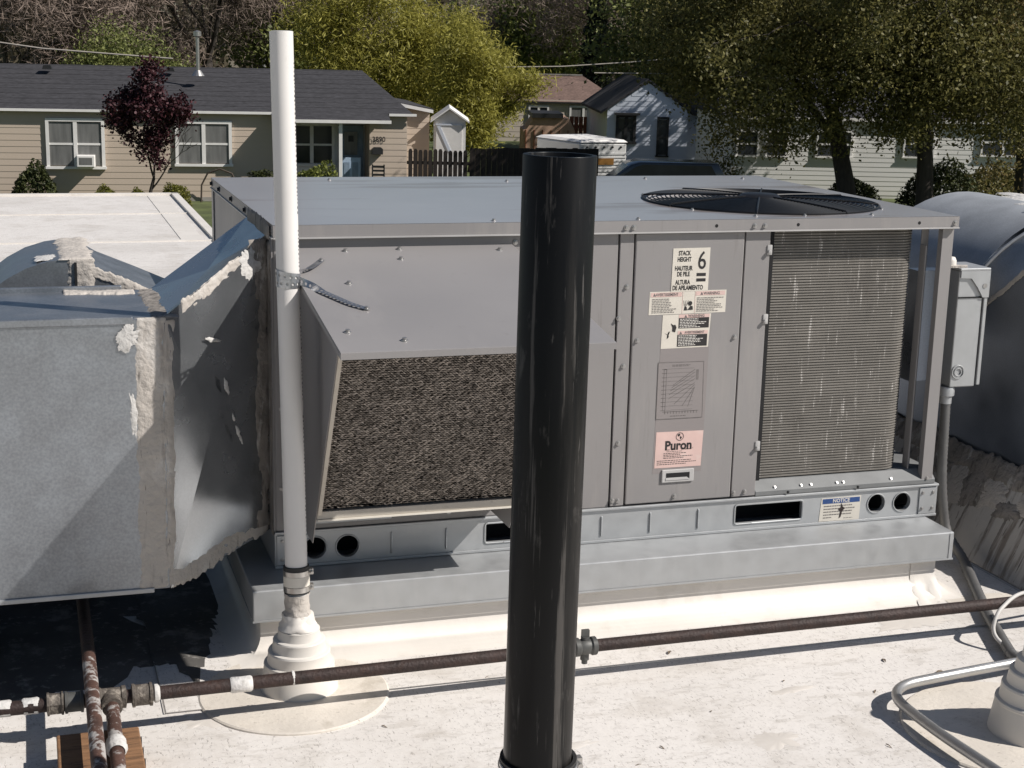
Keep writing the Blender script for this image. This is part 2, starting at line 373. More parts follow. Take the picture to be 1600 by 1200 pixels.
# corner patch at the right end of the curb
m = MB(); P = []
for i in range(9):
    t = i / 8; x = 1.725 + .077 * t
    P.append([(x, -.1215 - .0, -.084), (x, -.1216, -.13), (x, -.125 - .02 * t, -.155), (x, -.16 - .012 * sin(t * 9), -.182), (x - .02, -.21 - .02 * sin(t * 5), -.1845)])
m.grid(P, 8, 4); m.build('corner_patch', M['flashing'], cb, smooth=50)
m = MB(); P = [[(x, -.17 - .02 * sin(x * 13) - .012 * sin(x * 31), ZF + .0046), (x, -.24 - .02 * sin(x * 9), ZF + .0046)] for x in [1.80 + .035 * i for i in range(9)]]
m.grid(P, 8, 1); m.build('torn_flap', M['patch'], cb)

# ================================================================ the rooftop unit
U = thing('rooftop_unit', 'large grey packaged rooftop air conditioner with intake hood, fan and warning labels', 'air conditioner', (.93, .59, 0))

# --- base rail with fork slots and lifting holes
XR = 1.87; z0, z1 = -.004, .088
m = MB()
def quad(x0, x1, a, b, y=0.0): m.add([(x0, y, a), (x1, y, a), (x1, y, b), (x0, y, b)], [(0, 1, 2, 3)])
def hole_cell(cx, cz, r, h):
    n = 32; sq = []; ci = []; inn = []
    for k in range(n):
        a = 2 * pi * k / n; c, s_ = cos(a), sin(a)
        lim = []
        if abs(c) > 1e-6: lim.append(h / abs(c))
        if s_ > 1e-6: lim.append((z1 - cz) / s_)
        if s_ < -1e-6: lim.append((z0 - cz) / s_)
        t = min(lim); sq.append((cx + c * t, 0, cz + s_ * t)); ci.append((cx + c * r, 0, cz + s_ * r)); inn.append((cx + c * r * .97, .012, cz + s_ * r * .97))
    m.add(sq + ci + inn, [(k, (k + 1) % n, n + (k + 1) % n, n + k) for k in range(n)] + [(n + k, n + (k + 1) % n, 2 * n + (k + 1) % n, 2 * n + k) for k in range(n)])
    for X, Z in ((-h, z0), (h, z0), (h, z1), (-h, z1)):   # corners that the rays skip
        c0 = (cx + X, 0, Z); a = min(sq, key=lambda p: abs(p[0] - c0[0]) + (9 if abs(p[2] - Z) < 1e-5 else abs(p[2] - Z)))
        b = min(sq, key=lambda p: abs(p[2] - Z) * 9 + abs(p[0] - c0[0]))
        m.add([c0, a, b], [(0, 1, 2)])
feats = [('h', .099, .0415, .0285), ('h', .181, .04, .0285), ('s', .538, .74, .018, .072), ('s', 1.242, 1.446, .0155, .0705), ('h', 1.676, .0445, .0268), ('h', 1.758, .043, .0268)]
x = 0.0
for ft in feats:
    if ft[0] == 'h':
        a, b = ft[1] - .036, ft[1] + .036
        quad(x, a, z0, z1); hole_cell(ft[1], ft[2], ft[3], .036)
    else:
        a, b = ft[1], ft[2]; quad(x, a, z0, z1); quad(a, b, z0, ft[3]); quad(a, b, ft[4], z1)
        A = [(a, ft[3]), (b, ft[3]), (b, ft[4]), (a, ft[4])]
        m.add([(p[0], 0, p[1]) for p in A] + [(p[0], .015, p[1]) for p in A], [(k, (k + 1) % 4, 4 + (k + 1) % 4, 4 + k) for k in range(4)])
    x = b
quad(x, XR, z0, z1)
m.add([(0, 0, z0), (0, 1.17, z0), (0, 1.17, z1), (0, 0, z1)], [(0, 3, 2, 1)]); m.add([(XR, 0, z0), (XR, 1.17, z0), (XR, 1.17, z1), (XR, 0, z1)], [(0, 1, 2, 3)])
m.add([(0, 1.17, z0), (XR, 1.17, z0), (XR, 1.17, z1), (0, 1.17, z1)], [(0, 3, 2, 1)])
rail = m.build('base_rail', M['galv'], U)
MB().box(.003, XR - .003, .10, 1.165, z0 + .001, z1 - .002).build('rail_cavity', M['hole'], rail)
MB().box(0, XR, -.007, .02, .084, .0905).build('top_flange', M['galv'], rail, bevel=.0015)
MB().box(0, XR, -.005, -.0004, z0, .003).build('bottom_flange', M['galv'], rail, bevel=.001)
for ft in feats:
    r_ = MB()
    if ft[0] == 'h': r_.tube([(ft[1] + ft[3] * 1.04 * cos(a), -.0004, ft[2] + ft[3] * 1.04 * sin(a)) for a in [2 * pi * k / 28 for k in range(28)]], .0022, 6, closed=True)
    else:
        r_.tube(fillet([(ft[1] + .05, 0, ft[3]), (ft[1], 0, ft[3]), (ft[1], 0, ft[4]), (ft[2], 0, ft[4]), (ft[2], 0, ft[3]), (ft[1] + .051, 0, ft[3])], .008, 3), .003, 6)
    r_.build('hole_rim', M['galv'], rail, smooth=60)
rib = MB().tube([(0, 0, -.027), (0, -.002, -.024), (0, -.002, .024), (0, 0, .027)], .0022, 6).mesh('rib', M['galv'], smooth=60)
for x in (.293, .435, .857, .995, 1.134): place('stiffener_rib', rib, rail, (x, 0, .04))
for x0, x1 in ((.004, .06), (1.812, 1.866)): MB().box(x0, x1, -.0035, -.0003, .004, .080).build('end_bracket', M['galv'], rail, bevel=.001)

# --- screws
scr = MB(); scr.lathe([(0, .0060), (.0040, .0058), (.0042, .0022), (.0066, .0018), (.0070, 0)], (0, 0, 0), n=6 if False else 12)
SCREW = scr.mesh('screw', M['zinc'], smooth=40); SCREWK = scr.mesh('screw', M['black_screw'], smooth=40)
def screw(parent, p, d='front', me=None, s=1.0):
    rot = {'front': (pi / 2, 0, 0), 'top': (0, 0, 0), 'left': (0, -pi / 2, 0)}[d] if isinstance(d, str) else d
    return place('screw', me or SCREW, parent, p, rot, (s, s, s))
for p in ((.018, -.0035, .066), (.018, -.0035, .018), (1.822, -.0035, .066), (1.855, -.0035, .066), (1.822, -.0035, .02), (1.855, -.0035, .02)): screw(rail, p, s=.75)

# --- cabinet panels
BZ0, BZ1 = .0915, .812
MB().box(.012, 1.292, .012, 1.16, BZ0, BZ1).build('cabinet_core', M['hole'], U)
MB().box(.005, .874, 0, .011, BZ0, BZ1).build('return_panel', M['paint'], U, bevel=.0015)
MB().box(.878, .9155, -.003, .011, BZ0 + .002, BZ1).build('mullion', M['paint'], U, bevel=.0015)
door = MB().box(.9195, 1.2225, -.0055, .011, BZ0 + .004, BZ1 - .001).build('access_door', M['paint'], U, bevel=.003)
MB().box(1.227, 1.2975, -.003, .011, BZ0 + .003, BZ1).build('mullion', M['paint'], U, bevel=.0015)
MB().box(1.2935, 1.2975, .011, .06, BZ0, BZ1).build('mullion_return', M['paint'], U)
MB().box(.0025, .0115, .0025, 1.165, BZ0, BZ1).build('left_side_panel', M['paint'], U, bevel=.0015)
MB().box(.004, 1.30, 1.161, 1.17, BZ0, BZ1).build('rear_panel', M['paint'], U)
for y0, y1 in ((.001, .035), (1.13, 1.171)): MB().box(-.001, .002, y0, y1, BZ0, BZ1).build('corner_strip', M['paint'], U)
for x, z in ((.900, .675), (.881, .594), (.899, .469), (.894, .264), (.884, .109), (.899, .108), (1.234, .106), (1.266, .108)): screw(U, (x, -.003, z))
for x, z in ((.9335, .535), (1.2085, .535), (1.059, .1105)): screw(door, (x, -.0055, z))
for x, z in ((.018, .60), (.018, .40), (.018, .2)): screw(U, (x, 0, z), s=.8)
# clips along the coil side of the mullion
for z in (.763, .58, .234):
    c = MB(); c.box(1.289, 1.303, -.006, .002, z - .014, z + .012); c.tube([(1.294, -.006, z - .006), (1.294, -.013, z - .006)], .0055, 10)
    c.build('panel_clip', M['handle'], U, smooth=40, bevel=.001)

# --- door handle, stickers with their print
h = MB(); h.prism([(1.019, .1495), (1.111, .1495), (1.111, .185), (1.019, .185)], 'y', -.0105, -.0056)
hd = h.build('door_handle', M['handle'], door, bevel=.002)
MB().box(1.031, 1.098, -.0112, -.0104, .158, .176).build('handle_recess', M['hole'], door)
g = MB(); g.add([(1.030, -.0118, .1565), (1.099, -.0118, .1565), (1.090, -.0114, .1635), (1.030, -.0114, .1635)], [(0, 1, 2, 3)]); g.build('handle_grip', M['handle'], door)
YS = -.0056
def sticker(name, label, pts, mt, y=YS, th=.0005):
    o = MB().prism(pts, 'y', y - th, y + .0001).build(name, mt, door); o['label'] = label; return o
def lines(mb, x0, x1, z0_, z1_, n, y, h, seed=0, wmin=.55):
    rd = random.Random(seed)
    for i in range(n):
        z = z1_ - (z1_ - z0_) * (i + .5) / n; x = x0; e = x0 + (x1 - x0) * (rd.uniform(wmin, 1))
        while x < e:
            w = rd.uniform(.003, .009); mb.add([(x, y, z - h / 2), (min(x + w, e), y, z - h / 2), (min(x + w, e), y, z + h / 2), (x, y, z + h / 2)], [(0, 1, 2, 3)]); x += w + .0016
YT = YS - .0009
# faded clear film behind the airflow chart and below
o = MB().prism([(.992, .175), (1.133, .175), (1.137, .512), (1.000, .512)], 'y', YS - .00025, YS).build('faded_film', M['grey_tape'], door)
s1 = sticker('height_label', 'cream label reading STACK HEIGHT 6', [(1.021, .6585), (1.1245, .6605), (1.126, .772), (1.0225, .771)], M['sticker'], YS - .0004)
t = MB(); y = YT - .0004
for s_, z, xx, sz in (('STACK', .758, 1.0545, .0165), ('HEIGHT', .742, 1.0545, .0165), ('HAUTEUR', .719, 1.0535, .0165), ('DE PILE', .704, 1.0535, .0165), ('ALTURA', .683, 1.0525, .0165), ('DE APILAMIENTO', .6685, 1.0675, .0165)):
    text_on(t, s_, sz, xx, z, y, squash=.66, fat=.0005)
text_on(t, '6', .066, 1.104, .737, y, squash=.78, fat=.0004)
t.box(1.0905, 1.1165, y - .0001, y, .6985, .7065); t.box(1.0905, 1.1165, y - .0001, y, .6845, .6925)
t.build('lettering', M['ink'], s1)
s2 = sticker('warning_label', 'wide pink and cream warning label with text both sides', [(.962, .600), (1.1775, .602), (1.178, .661), (.963, .660)], M['sticker'])
r_ = MB(); r_.box(.966, 1.052, YT - .0001, YT + .0002, .6465, .6575); r_.box(1.092, 1.174, YT - .0001, YT + .0002, .648, .6585); r_.box(1.0545, 1.0555, YT - .0001, YT + .0002, .602, .659); r_.box(1.0895, 1.0905, YT - .0001, YT + .0002, .602, .659)
r_.build('warning_band', M['sticker_pink'], s2)
t = MB(); y = YT - .0004
text_on(t, 'AVERTISSEMENT', .0105, 1.011, .652, y, squash=.82, fat=.0002); text_on(t, 'WARNING', .0105, 1.136, .653, y, squash=.9, fat=.0002)
for xx, zz in ((.976, .652), (1.108, .653)): t.add([(xx - .004, y, zz - .0035), (xx + .004, y, zz - .0035), (xx, y, zz + .0045)], [(0, 1, 2)])
lines(t, .970, 1.050, .604, .643, 9, y, .0016, 1); lines(t, 1.095, 1.172, .605, .644, 9, y, .0016, 2)
t.build('lettering', M['ink_soft'], s2)['kind'] = 'stuff'
t = MB()
for k in range(10): a = 2 * pi * k / 10; 
t.add([(1.0765 + .006 * cos(a), y, .628 + .006 * sin(a)) for a in [2 * pi * k / 12 for k in range(12)]], [tuple(range(12))])
t.add([(1.069, y, .611), (1.085, y, .611), (1.084, y, .620), (1.078, y, .622), (1.074, y, .616)], [(0, 1, 2, 3, 4)])
t.add([(1.060, y, .610), (1.069, y, .610), (1.067, y, .619), (1.062, y, .622)], [(0, 1, 2, 3)])
for dx in (-.002, .001, .004): t.add([(1.062 + dx, y, .622), (1.0632 + dx, y, .622), (1.0632 + dx * 2.2, y, .636), (1.0622 + dx * 2.2, y, .636)], [(0, 1, 2, 3)])
t.build('hazard_pictogram', M['ink'], s2)
s3 = sticker('safety_label', 'cream safety label with two black text blocks and hand pictogram', [(1.000, .5105), (1.1335, .5115), (1.1375, .600), (1.002, .599)], M['sticker'], YS - .0002)
t = MB(); t.box(1.047, 1.1325, YT - .0002, YT - .0001, .563, .590); t.box(1.045, 1.1295, YT - .0002, YT - .0001, .515, .546); t.build('text_block', M['ink'], s3)
t = MB(); t.box(1.047, 1.1335, YT - .0002, YT - .0001, .5905, .599); t.box(1.046, 1.131, YT - .0002, YT - .0001, .547, .556); t.build('warning_band', M['sticker_pink'], s3)
t = MB(); y = YT - .0005
text_on(t, 'WARNING', .010, 1.096, .5947, y, squash=.95, fat=.0002); text_on(t, 'AVERTISSEMENT', .009, 1.093, .5515, y, squash=.85, fat=.0002)
for xx, zz in ((1.066, .5945), (1.054, .551)): t.add([(xx - .004, y, zz - .0033), (xx + .004, y, zz - .0033), (xx, y, zz + .004)], [(0, 1, 2)])
t.build('lettering', M['ink_soft'], s3)['kind'] = 'stuff'
t = MB(); lines(t, 1.050, 1.129, .564, .589, 6, y, .0019, 3); lines(t, 1.048, 1.126, .5165, .545, 7, y, .0019, 4); t.build('block_lettering', M['white_ink'], s3)['kind'] = 'stuff'
t = MB()
t.add([(1.030, y, .556), (1.038, y, .553), (1.0415, y, .566), (1.038, y, .573), (1.032, y, .572), (1.025, y, .5775), (1.030, y, .566)], [tuple(range(7))])
t.add([(1.008, y, .552), (1.018, y, .548), (1.024, y, .556), (1.019, y, .554), (1.021, y, .541), (1.016, y, .536), (1.017, y, .547)], [tuple(range(7))])
t.build('hand_pictogram', M['ink'], s3)
s4 = sticker('airflow_chart', 'faded grey airflow chart with ruled lines', [(.9955, .3225), (1.1275, .3225), (1.1245, .4735), (.9955, .4745)], M['grey_tape'], YS - .0004)
t = MB(); y = YT - .0003
def seg(mb, a, b, w=.0009):
    a, b = Vector((a[0], y, a[1])), Vector((b[0], y, b[1])); d = (b - a).normalized(); n_ = Vector((-d.z, 0, d.x)) * w
    mb.add([a - n_, b - n_, b + n_, a + n_], [(0, 1, 2, 3)])
for a, b in (((.996, .323), (1.127, .323)), ((1.127, .323), (1.124, .473)), ((1.124, .473), (.996, .474)), ((.996, .474), (.996, .323)), ((1.013, .346), (1.013, .456)), ((1.020, .342), (1.020, .456)), ((1.013, .342), (1.115, .342)), ((1.013, .456), (1.020, .456))): seg(t, a, b, .0007)
for k in range(11): seg(t, (1.007, .346 + .011 * k), (1.0205, .346 + .011 * k), .0006); seg(t, (1.022, .3465 + .011 * k), (1.098, .3468 + .011 * k), .00025)
for k in range(12): seg(t, (1.02 + .0082 * k, .336), (1.02 + .0082 * k, .343), .0009)
for a, b in (((1.040, .413), (1.100, .453)), ((1.036, .406), (1.101, .446)), ((1.033, .398), (1.101, .436)), ((1.030, .388), (1.101, .428)), ((1.029, .377), (1.101, .417)), ((1.045, .362), (1.101, .412)), ((1.068, .356), (1.101, .406)), ((1.084, .354), (1.101, .404))): seg(t, a, b, .0008)
lines(t, 1.035, 1.098, .462, .468, 2, y, .0018, 5); lines(t, 1.035, 1.085, .327, .333, 1, y, .0022, 6); t.box(1.104, 1.111, y, y + .0001, .425, .452)
t.build('chart_lines', M['ink_soft'], s4)
s5 = sticker('refrigerant_label', 'pink refrigerant label reading Puron with small globe', [(.9975, .190), (1.1305, .190), (1.1335, .2865), (.999, .288)], M['sticker_pink'], YS - .0004)
t = MB(); y = YT - .0004
text_on(t, 'Puron', .034, 1.0635, .249, y, squash=.93, fat=.0012)
for a, b in (((1.0275, .2385), (1.039, .2385)), ((1.0425, .2385), (1.0495, .2385)), ((1.072, .2385), (1.079, .2385)), ((1.082, .2385), (1.100, .2385))): seg(t, a, b, .0008)   # foot serifs
lines(t, 1.030, 1.100, .2325, .2350, 1, y, .001, 8); lines(t, 1.022, 1.108, .214, .231, 4, y, .0015, 9); lines(t, 1.004, 1.125, .197, .212, 3, y, .0016, 10)
cx, cz = 1.0665, .2735
t.tube([(cx + .0105 * cos(a), y, cz + .0105 * sin(a)) for a in [2 * pi * k / 24 for k in range(24)]], .0006, 4, closed=True)
t.add([(cx - .007, y, cz + .006), (cx, y, cz + .008), (cx + .001, y, cz + .003), (cx - .003, y, cz), (cx - .006, y, cz + .001)], [(0, 1, 2, 3, 4)])
t.add([(cx + .001, y, cz + .001), (cx + .006, y, cz - .002), (cx + .003, y, cz - .008), (cx, y, cz - .004)], [(0, 1, 2, 3)])
text_on(t, 'R', .004, 1.1055, .2405, y)
t.build('lettering', M['ink'], s5)
s6 = MB().prism([(1.499, .004), (1.6245, .003), (1.6265, .0715), (1.504, .070)], 'y', -.0009, -.0001).build('notice_label', M['sticker'], rail); s6['label'] = 'white label reading NOTICE under a blue band'
t = MB().box(1.5075, 1.623, -.0013, -.0009, .054, .068); t.build('blue_band', M['ink_blue'], rail)
t = MB(); text_on(t, 'NOTICE', .0145, 1.565, .0610, -.0017, fat=.0004); t.build('lettering', M['white_ink'], rail)
t = MB(); lines(t, 1.512, 1.612, .018, .051, 4, -.0014, .0025, 11, .8); lines(t, 1.512, 1.545, .011, .017, 1, -.0014, .0025, 12); lines(t, 1.575, 1.618, .008, .012, 1, -.0014, .0012, 13)
t.build('small_lettering', M['ink_soft'], rail)
t = MB(); t.add([(1.561, -.0018, .010), (1.566, -.0018, .013), (1.570, -.0018, .030), (1.578, -.0018, .038), (1.570, -.0018, .044), (1.566, -.0018, .055), (1.565, -.0018, .042), (1.557, -.0018, .036), (1.564, -.0018, .030)], [tuple(range(9))]); t.build('tar_drip', M['rust'], rail)

# --- condenser coil wrapped round the corner
path = [(1.318, .03), (1.40, .03), (1.50, .03), (1.60, .03)] + [(1.708 + .058 * sin(a), .088 - .058 * cos(a)) for a in [pi / 2 * k / 8 for k in range(9)]] + [(1.766, .35), (1.766, .7), (1.766, 1.06)]
nor = []
for i in range(len(path)):
    a = path[max(i - 1, 0)]; b = path[min(i + 1, len(path) - 1)]; d = Vector((b[0] - a[0], b[1] - a[1])).normalized(); nor.append((d.y, -d.x))
CZ0, CZ1 = .131, .808
core = MB(); P = [[(p[0] - n_[0] * .0032, p[1] - n_[1] * .0032, z) for z in (CZ0, CZ1)] for p, n_ in zip(path, nor)]
core.grid(P, len(path) - 1, 1); coil = core.build('condenser_coil', M['fin_back'], U, smooth=40)
fin = MB(); nf = 92; pz = (CZ1 - CZ0) / nf
for k in range(nf):
    z = CZ0 + pz * (k + .5); jit = random.uniform(-.0006, .0006)
    P = [[(p[0] - n_[0] * .0034, p[1] - n_[1] * .0034, z + .0027), (p[0] + n_[0] * jit, p[1] + n_[1] * jit, z + .0017), (p[0] + n_[0] * jit, p[1] + n_[1] * jit, z - .0017), (p[0] - n_[0] * .0034, p[1] - n_[1] * .0034, z - .0027)] for p, n_ in zip(path, nor)]
    fin.grid(P, len(path) - 1, 3)
fo = fin.build('fin_rows', M['fin'], coil); fo['kind'] = 'stuff'
MB().box(1.302, 1.316, .012, .05, CZ0, CZ1).build('coil_end_plate', M['hole'], coil)
# interior seen past the coil, corner posts, tray
MB().prism([(-.002, .0915), (-.002, .104), (.028, .129), (1.15, .129), (1.15, .0915)], 'x', 1.2995, 1.858).build('condenser_tray', M['tray'], U, bevel=.001)
for x in (1.36, 1.44, 1.47, 1.55, 1.57, 1.72): screw(U, (x, .006, .111), (radians(50), 0, 0), s=.7)
for x in (1.395, 1.61): screw(U, (x, -.0075, .0985), s=.6, me=SCREWK)
p = MB(); p.box(1.815, 1.849, -.001, .0015, BZ0 + .004, .8125); p.box(1.8465, 1.849, .0015, .06, BZ0 + .004, .8125); p.box(1.815, 1.8175, .0015, .02, BZ0 + .004, .8125); p.build('corner_post', M['paint'], U)
p = MB(); p.box(1.786, 1.808, .055, .058, BZ0 + .02, .8125); p.box(1.786, 1.789, .03, .055, .0935, .76); p.build('inner_post', M['paint'], U)
p = MB(); p.box(1.846, 1.849, 1.10, 1.169, BZ0, .8125); p.box(1.80, 1.846, 1.166, 1.169, BZ0, .8125); p.build('rear_corner_post', M['paint'], U)
MB().box(1.80, 1.8115, .56, .58, .67, .812).build('side_bracket', M['galv'], U)
MB().box(1.30, 1.72, 1.02, 1.16, .13, .70).build('compressor_shroud', M['hole'], U)
screw(U, (1.832, -.001, .108), s=.8)

# --- lid with fan opening
LX0, LX1, LY0, LY1, LZ = .0015, 1.8548, -.012, 1.1995, .8443
FC, FR = (1.458, .388), .322
m = MB(); h = .3525
def top(x0, x1, y0, y1): m.add([(x0, y0, LZ), (x1, y0, LZ), (x1, y1, LZ), (x0, y1, LZ)], [(0, 1, 2, 3)])
top(LX0, FC[0] - h, LY0, LY1); top(FC[0] + h, LX1, LY0, LY1); top(FC[0] - h, FC[0] + h, LY0, FC[1] - h); top(FC[0] - h, FC[0] + h, FC[1] + h, LY1)
n = 64; sq = []; ci = []
for k in range(n):
    a = 2 * pi * k / n; t_ = h / max(abs(cos(a)), abs(sin(a)))
    sq.append((FC[0] + cos(a) * t_, FC[1] + sin(a) * t_, LZ)); ci.append((FC[0] + cos(a) * FR, FC[1] + sin(a) * FR, LZ))
m.add(sq + ci, [(k, (k + 1) % n, n + (k + 1) % n, n + k) for k in range(n)])
m.lathe([(FR, 0), (FR - .004, -.010), (FR - .006, -.14)], (FC[0], FC[1], LZ), n=64)
lid = m.build('top_panel', M['paint_lid'], U)
fl = MB(); fl.box(LX0, LX1, LY0 - .0005, LY0 + .002, .8150, LZ - .0006); fl.box(LX0, LX0 + .002, LY0, LY1, .8150, LZ - .0006); fl.box(LX1 - .002, LX1, LY0, LY1, .8150, LZ - .0006); fl.box(LX0, LX1, LY1 - .002, LY1, .8150, LZ - .0006)
fl.build('rim', M['paint'], lid)
fl = MB(); fl.box(LX0 - .0, LX1, LY0 - .0055, LY0 + .004, .8118, .8150); fl.box(LX0 - .004, LX0 + .004, LY0 - .003, LY1, .8118, .8150); fl.build('drip_lip', M['handle'], lid)
MB().box(.02, 1.84, .0, 1.18, .8125, .8142).build('underside', M['hole'], lid) if False else None
for x, y in ((.901, 1.03), (1.398, 1.095), (1.743, 1.08), (.35, 1.1), (1.275, .045), (1.62, .045), (.55, .02), (.93, .012)): screw(lid, (x, y, LZ), 'top', s=.95)
for x in (.888, .9085, 1.245, 1.274, 1.842): screw(lid, (x, LY0 - .0005, .827))
hm = MB().lathe([(0, .0003), (.0045, .0003), (.0045, 0)], (0, 0, 0), n=12).mesh('punched_hole', M['hole'])
for x in (1.137, 1.37, 1.732): place('punched_hole', hm, lid, (x, LY0 - .0006, .828), (pi / 2, 0, 0))
for y in (.03, .22, .45, .72, .99, 1.17): screw(lid, (LX0, y, .829), 'left', SCREWK, 1.25)
# fan guard and fan
G = MB()
def dome(r): return LZ + .004 + .011 * (1 - (r / .335) ** 2)
rr = .062
while rr < .334:
    G.tube([(FC[0] + rr * cos(a), FC[1] + rr * sin(a), dome(rr)) for a in [2 * pi * k / 72 for k in range(72)]], .0020, 5, closed=True); rr += .0129
for k in range(8):
    a = 2 * pi * k / 8 + .3
    G.tube([(FC[0] + r * cos(a), FC[1] + r * sin(a), dome(r) + .003) for r in (.05, .12, .2, .28, .330)] + [(FC[0] + .338 * cos(a), FC[1] + .338 * sin(a), LZ + .001)], .0026, 5)
gd = G.build('fan_guard', M['black_wire'], U, smooth=60)
MB().lathe([(0, .010), (.05, .008), (.062, .0)], (FC[0], FC[1], dome(.06)), n=28).build('guard_hub', M['black_wire'], gd, smooth=40)
MB().lathe([(.325, .0), (.332, .004), (.339, .0005)], (FC[0], FC[1], LZ), n=64).build('guard_rim', M['black_wire'], gd, smooth=60)
F = MB(); F.lathe([(0, .05), (.06, .045), (.07, 0), (.07, -.06)], (FC[0], FC[1], .75), n=24)
fan = F.build('fan', M['black_wire'], U, smooth=40)
for k in range(4):
    a = 2 * pi * k / 4 + .5; P = []
    for i in range(6):
        r = .06 + .25 * i / 5; P.append([(FC[0] + r * cos(a + d), FC[1] + r * sin(a + d), .75 + hh) for d, hh in ((-.32, -.035), (0, .005), (.32, .03))])
    b = MB(); b.grid(P, 5, 2); b.build('fan_blade', M['black_wire'], fan, smooth=60)
MB().lathe([(0, 0), (.325, 0)], (FC[0], FC[1], .62), n=40).build('fan_well', M['hole'], fan)
for a in (.6, 1.6, 2.5, 3.7, 4.6, 5.6): screw(gd, (FC[0] + .344 * cos(a), FC[1] + .344 * sin(a), LZ), 'top', s=.8)

# --- outside-air hood with mesh filter
HX0, HX1 = .020, .592
def hz(y): return .789 + .1486 * y
HY = -.715
T = MB(); T.hexa([(HX0, -.002, hz(0)), (HX1, -.002, hz(0)), (HX1, HY, hz(HY)), (HX0, HY, hz(HY))] + [(HX0, -.002, hz(0) - .003), (HX1, -.002, hz(0) - .003), (HX1, HY, hz(HY) - .003), (HX0, HY, hz(HY) - .003)])
hood = T.build('intake_hood', M['paint_hood'], U, bevel=.001)
MB().box(HX0, HX1, HY - .002, HY + .0005, hz(HY) - .014, hz(HY) - .0012).build('front_lip', M['paint_hood'], hood)
MB().box(HX0, HX1, -.0035, -.0006, hz(0) - .001, .8105).build('rear_flange', M['paint_hood'], hood)
for x0, x1, z_ in ((HX0, HX0 + .0025, 0), (HX1 - .0025, HX1, 0)):
    MB().hexa([(x0, -.004, hz(0) - .0032), (x1, -.004, hz(0) - .0032), (x1, HY + .001, hz(HY) - .0032), (x0, HY + .001, hz(HY) - .0032), (x0, -.004, hz(0) - .014), (x1, -.004, hz(0) - .014), (x1, HY + .001, hz(HY) - .013), (x0, HY + .001, hz(HY) - .013)]).build('side_lip', M['paint_hood'], hood)
def fe(z): return -.16 - (z - .11) * .577
zt = .7175
prof = [(-.0006, hz(0) - .005), (fe(zt), hz(fe(zt)) - .005), (fe(.11), .11), (-.0006, .107)]
for x0 in (.064, .551): MB().prism(prof, 'x', x0, x0 + .002).build('side_plate', M['paint_hood'], hood)
for x, y in ((.168, -.037), (.125, -.285), (.0375 + .02, -.6), (.16, -.66), (.30, -.03), (.285, -.11), (.545, -.05), (.53, -.4)):
    screw(hood, (x, y, hz(y)), (radians(8.4), 0, 0), s=1.15)
screw(U, (.60, -.001, .793))
ft = Vector((0, -.577, 1)).normalized(); fn = Vector((0, -1, -.577)).normalized()     # along the screen, out of the screen
FB = Vector((0, -.210, .205)); FL = .55
fx0, fx1 = .078, .540
b = MB(); b.sheet([FB + V(fx0, 0, 0) - fn * .012, FB + V(fx1, 0, 0) - fn * .012, FB + V(fx1, 0, 0) + ft * FL - fn * .012, FB + V(fx0, 0, 0) + ft * FL - fn * .012], .004, fn)
flt = b.build('mesh_filter', M['filter_back'], hood)
# expanded-metal strands: rows of zigzag ribbons, three layers deep
st = MB(); rd = random.Random(3)
for layer in range(2):
    pw, ph = .0140, .0068; nr = int(FL / ph); ncol = int((fx1 - fx0) / (pw / 2)) + 1
    for j in range(nr):
        pts = []
        for i in range(ncol):
            x = fx0 + pw / 2 * i; z = ph * (j + .5) + (ph * .62 if (i + j) % 2 else -ph * .62) * .8
            q = FB + ft * (z + rd.uniform(-.0006, .0006) + layer * .004) + fn * (-.003 - layer * .005 + (.0018 if (i + j) % 2 else -.0018) + rd.uniform(-.0007, .0007)); pts.append(V(min(x + rd.uniform(-.0005, .0005), fx1), q.y, q.z))
        tw = rd.uniform(.2, .8)
        for i in range(ncol - 1):
            if rd.random() < .03: continue
            a, c = pts[i], pts[i + 1]; w = (ft * .0016 + fn * .0010 * (rd.uniform(-.6, 1.2)))
            st.add([a - w, c - w, c + w, a + w], [(0, 1, 2, 3)])
so_ = st.build('mesh_strands', M['filter'], flt); so_['kind'] = 'stuff'
M['cream'] = mat('cream_frame', (.52, .475, .41), .5, var=.08, scale=12, dirt=((.25, .21, .17), .5, 40, (1, 1, 1), .6, .1))
for x0, x1, w in ((.0665, .0755, .004), (.5425, .5505, .004)):
    c = FB + ft * (FL * .5) + V((x0 + x1) / 2, 0, 0) + fn * .003
    MB().obox(c, ((x1 - x0) / 2, 0, 0), ft * (FL * .5 + .005), fn * .008).build('filter_frame', M['cream'], hood)
MB().box(.0665, .5505, fe(.19) - .004, fe(.19) + .016, .183, .2015).build('bottom_rail', M['cream'], hood, bevel=.001)
MB().box(.0665, .5505, fe(.19) - .007, fe(.19) + .012, .1785, .1828).build('drip_rail', M['sticker'], hood)
MB().sheet([(.066, -.19, .182), (.5505, -.19, .182), (.5505, -.0012, .135), (.066, -.0012, .135)], .002).build('bottom_panel', M['paint_hood'], hood)
br = MB().box(.072, .29, -.014, -.0012, .107, .123).build('hood_bracket', M['galv'], hood, bevel=.002)
screw(U, (.441, -.0005, .111))
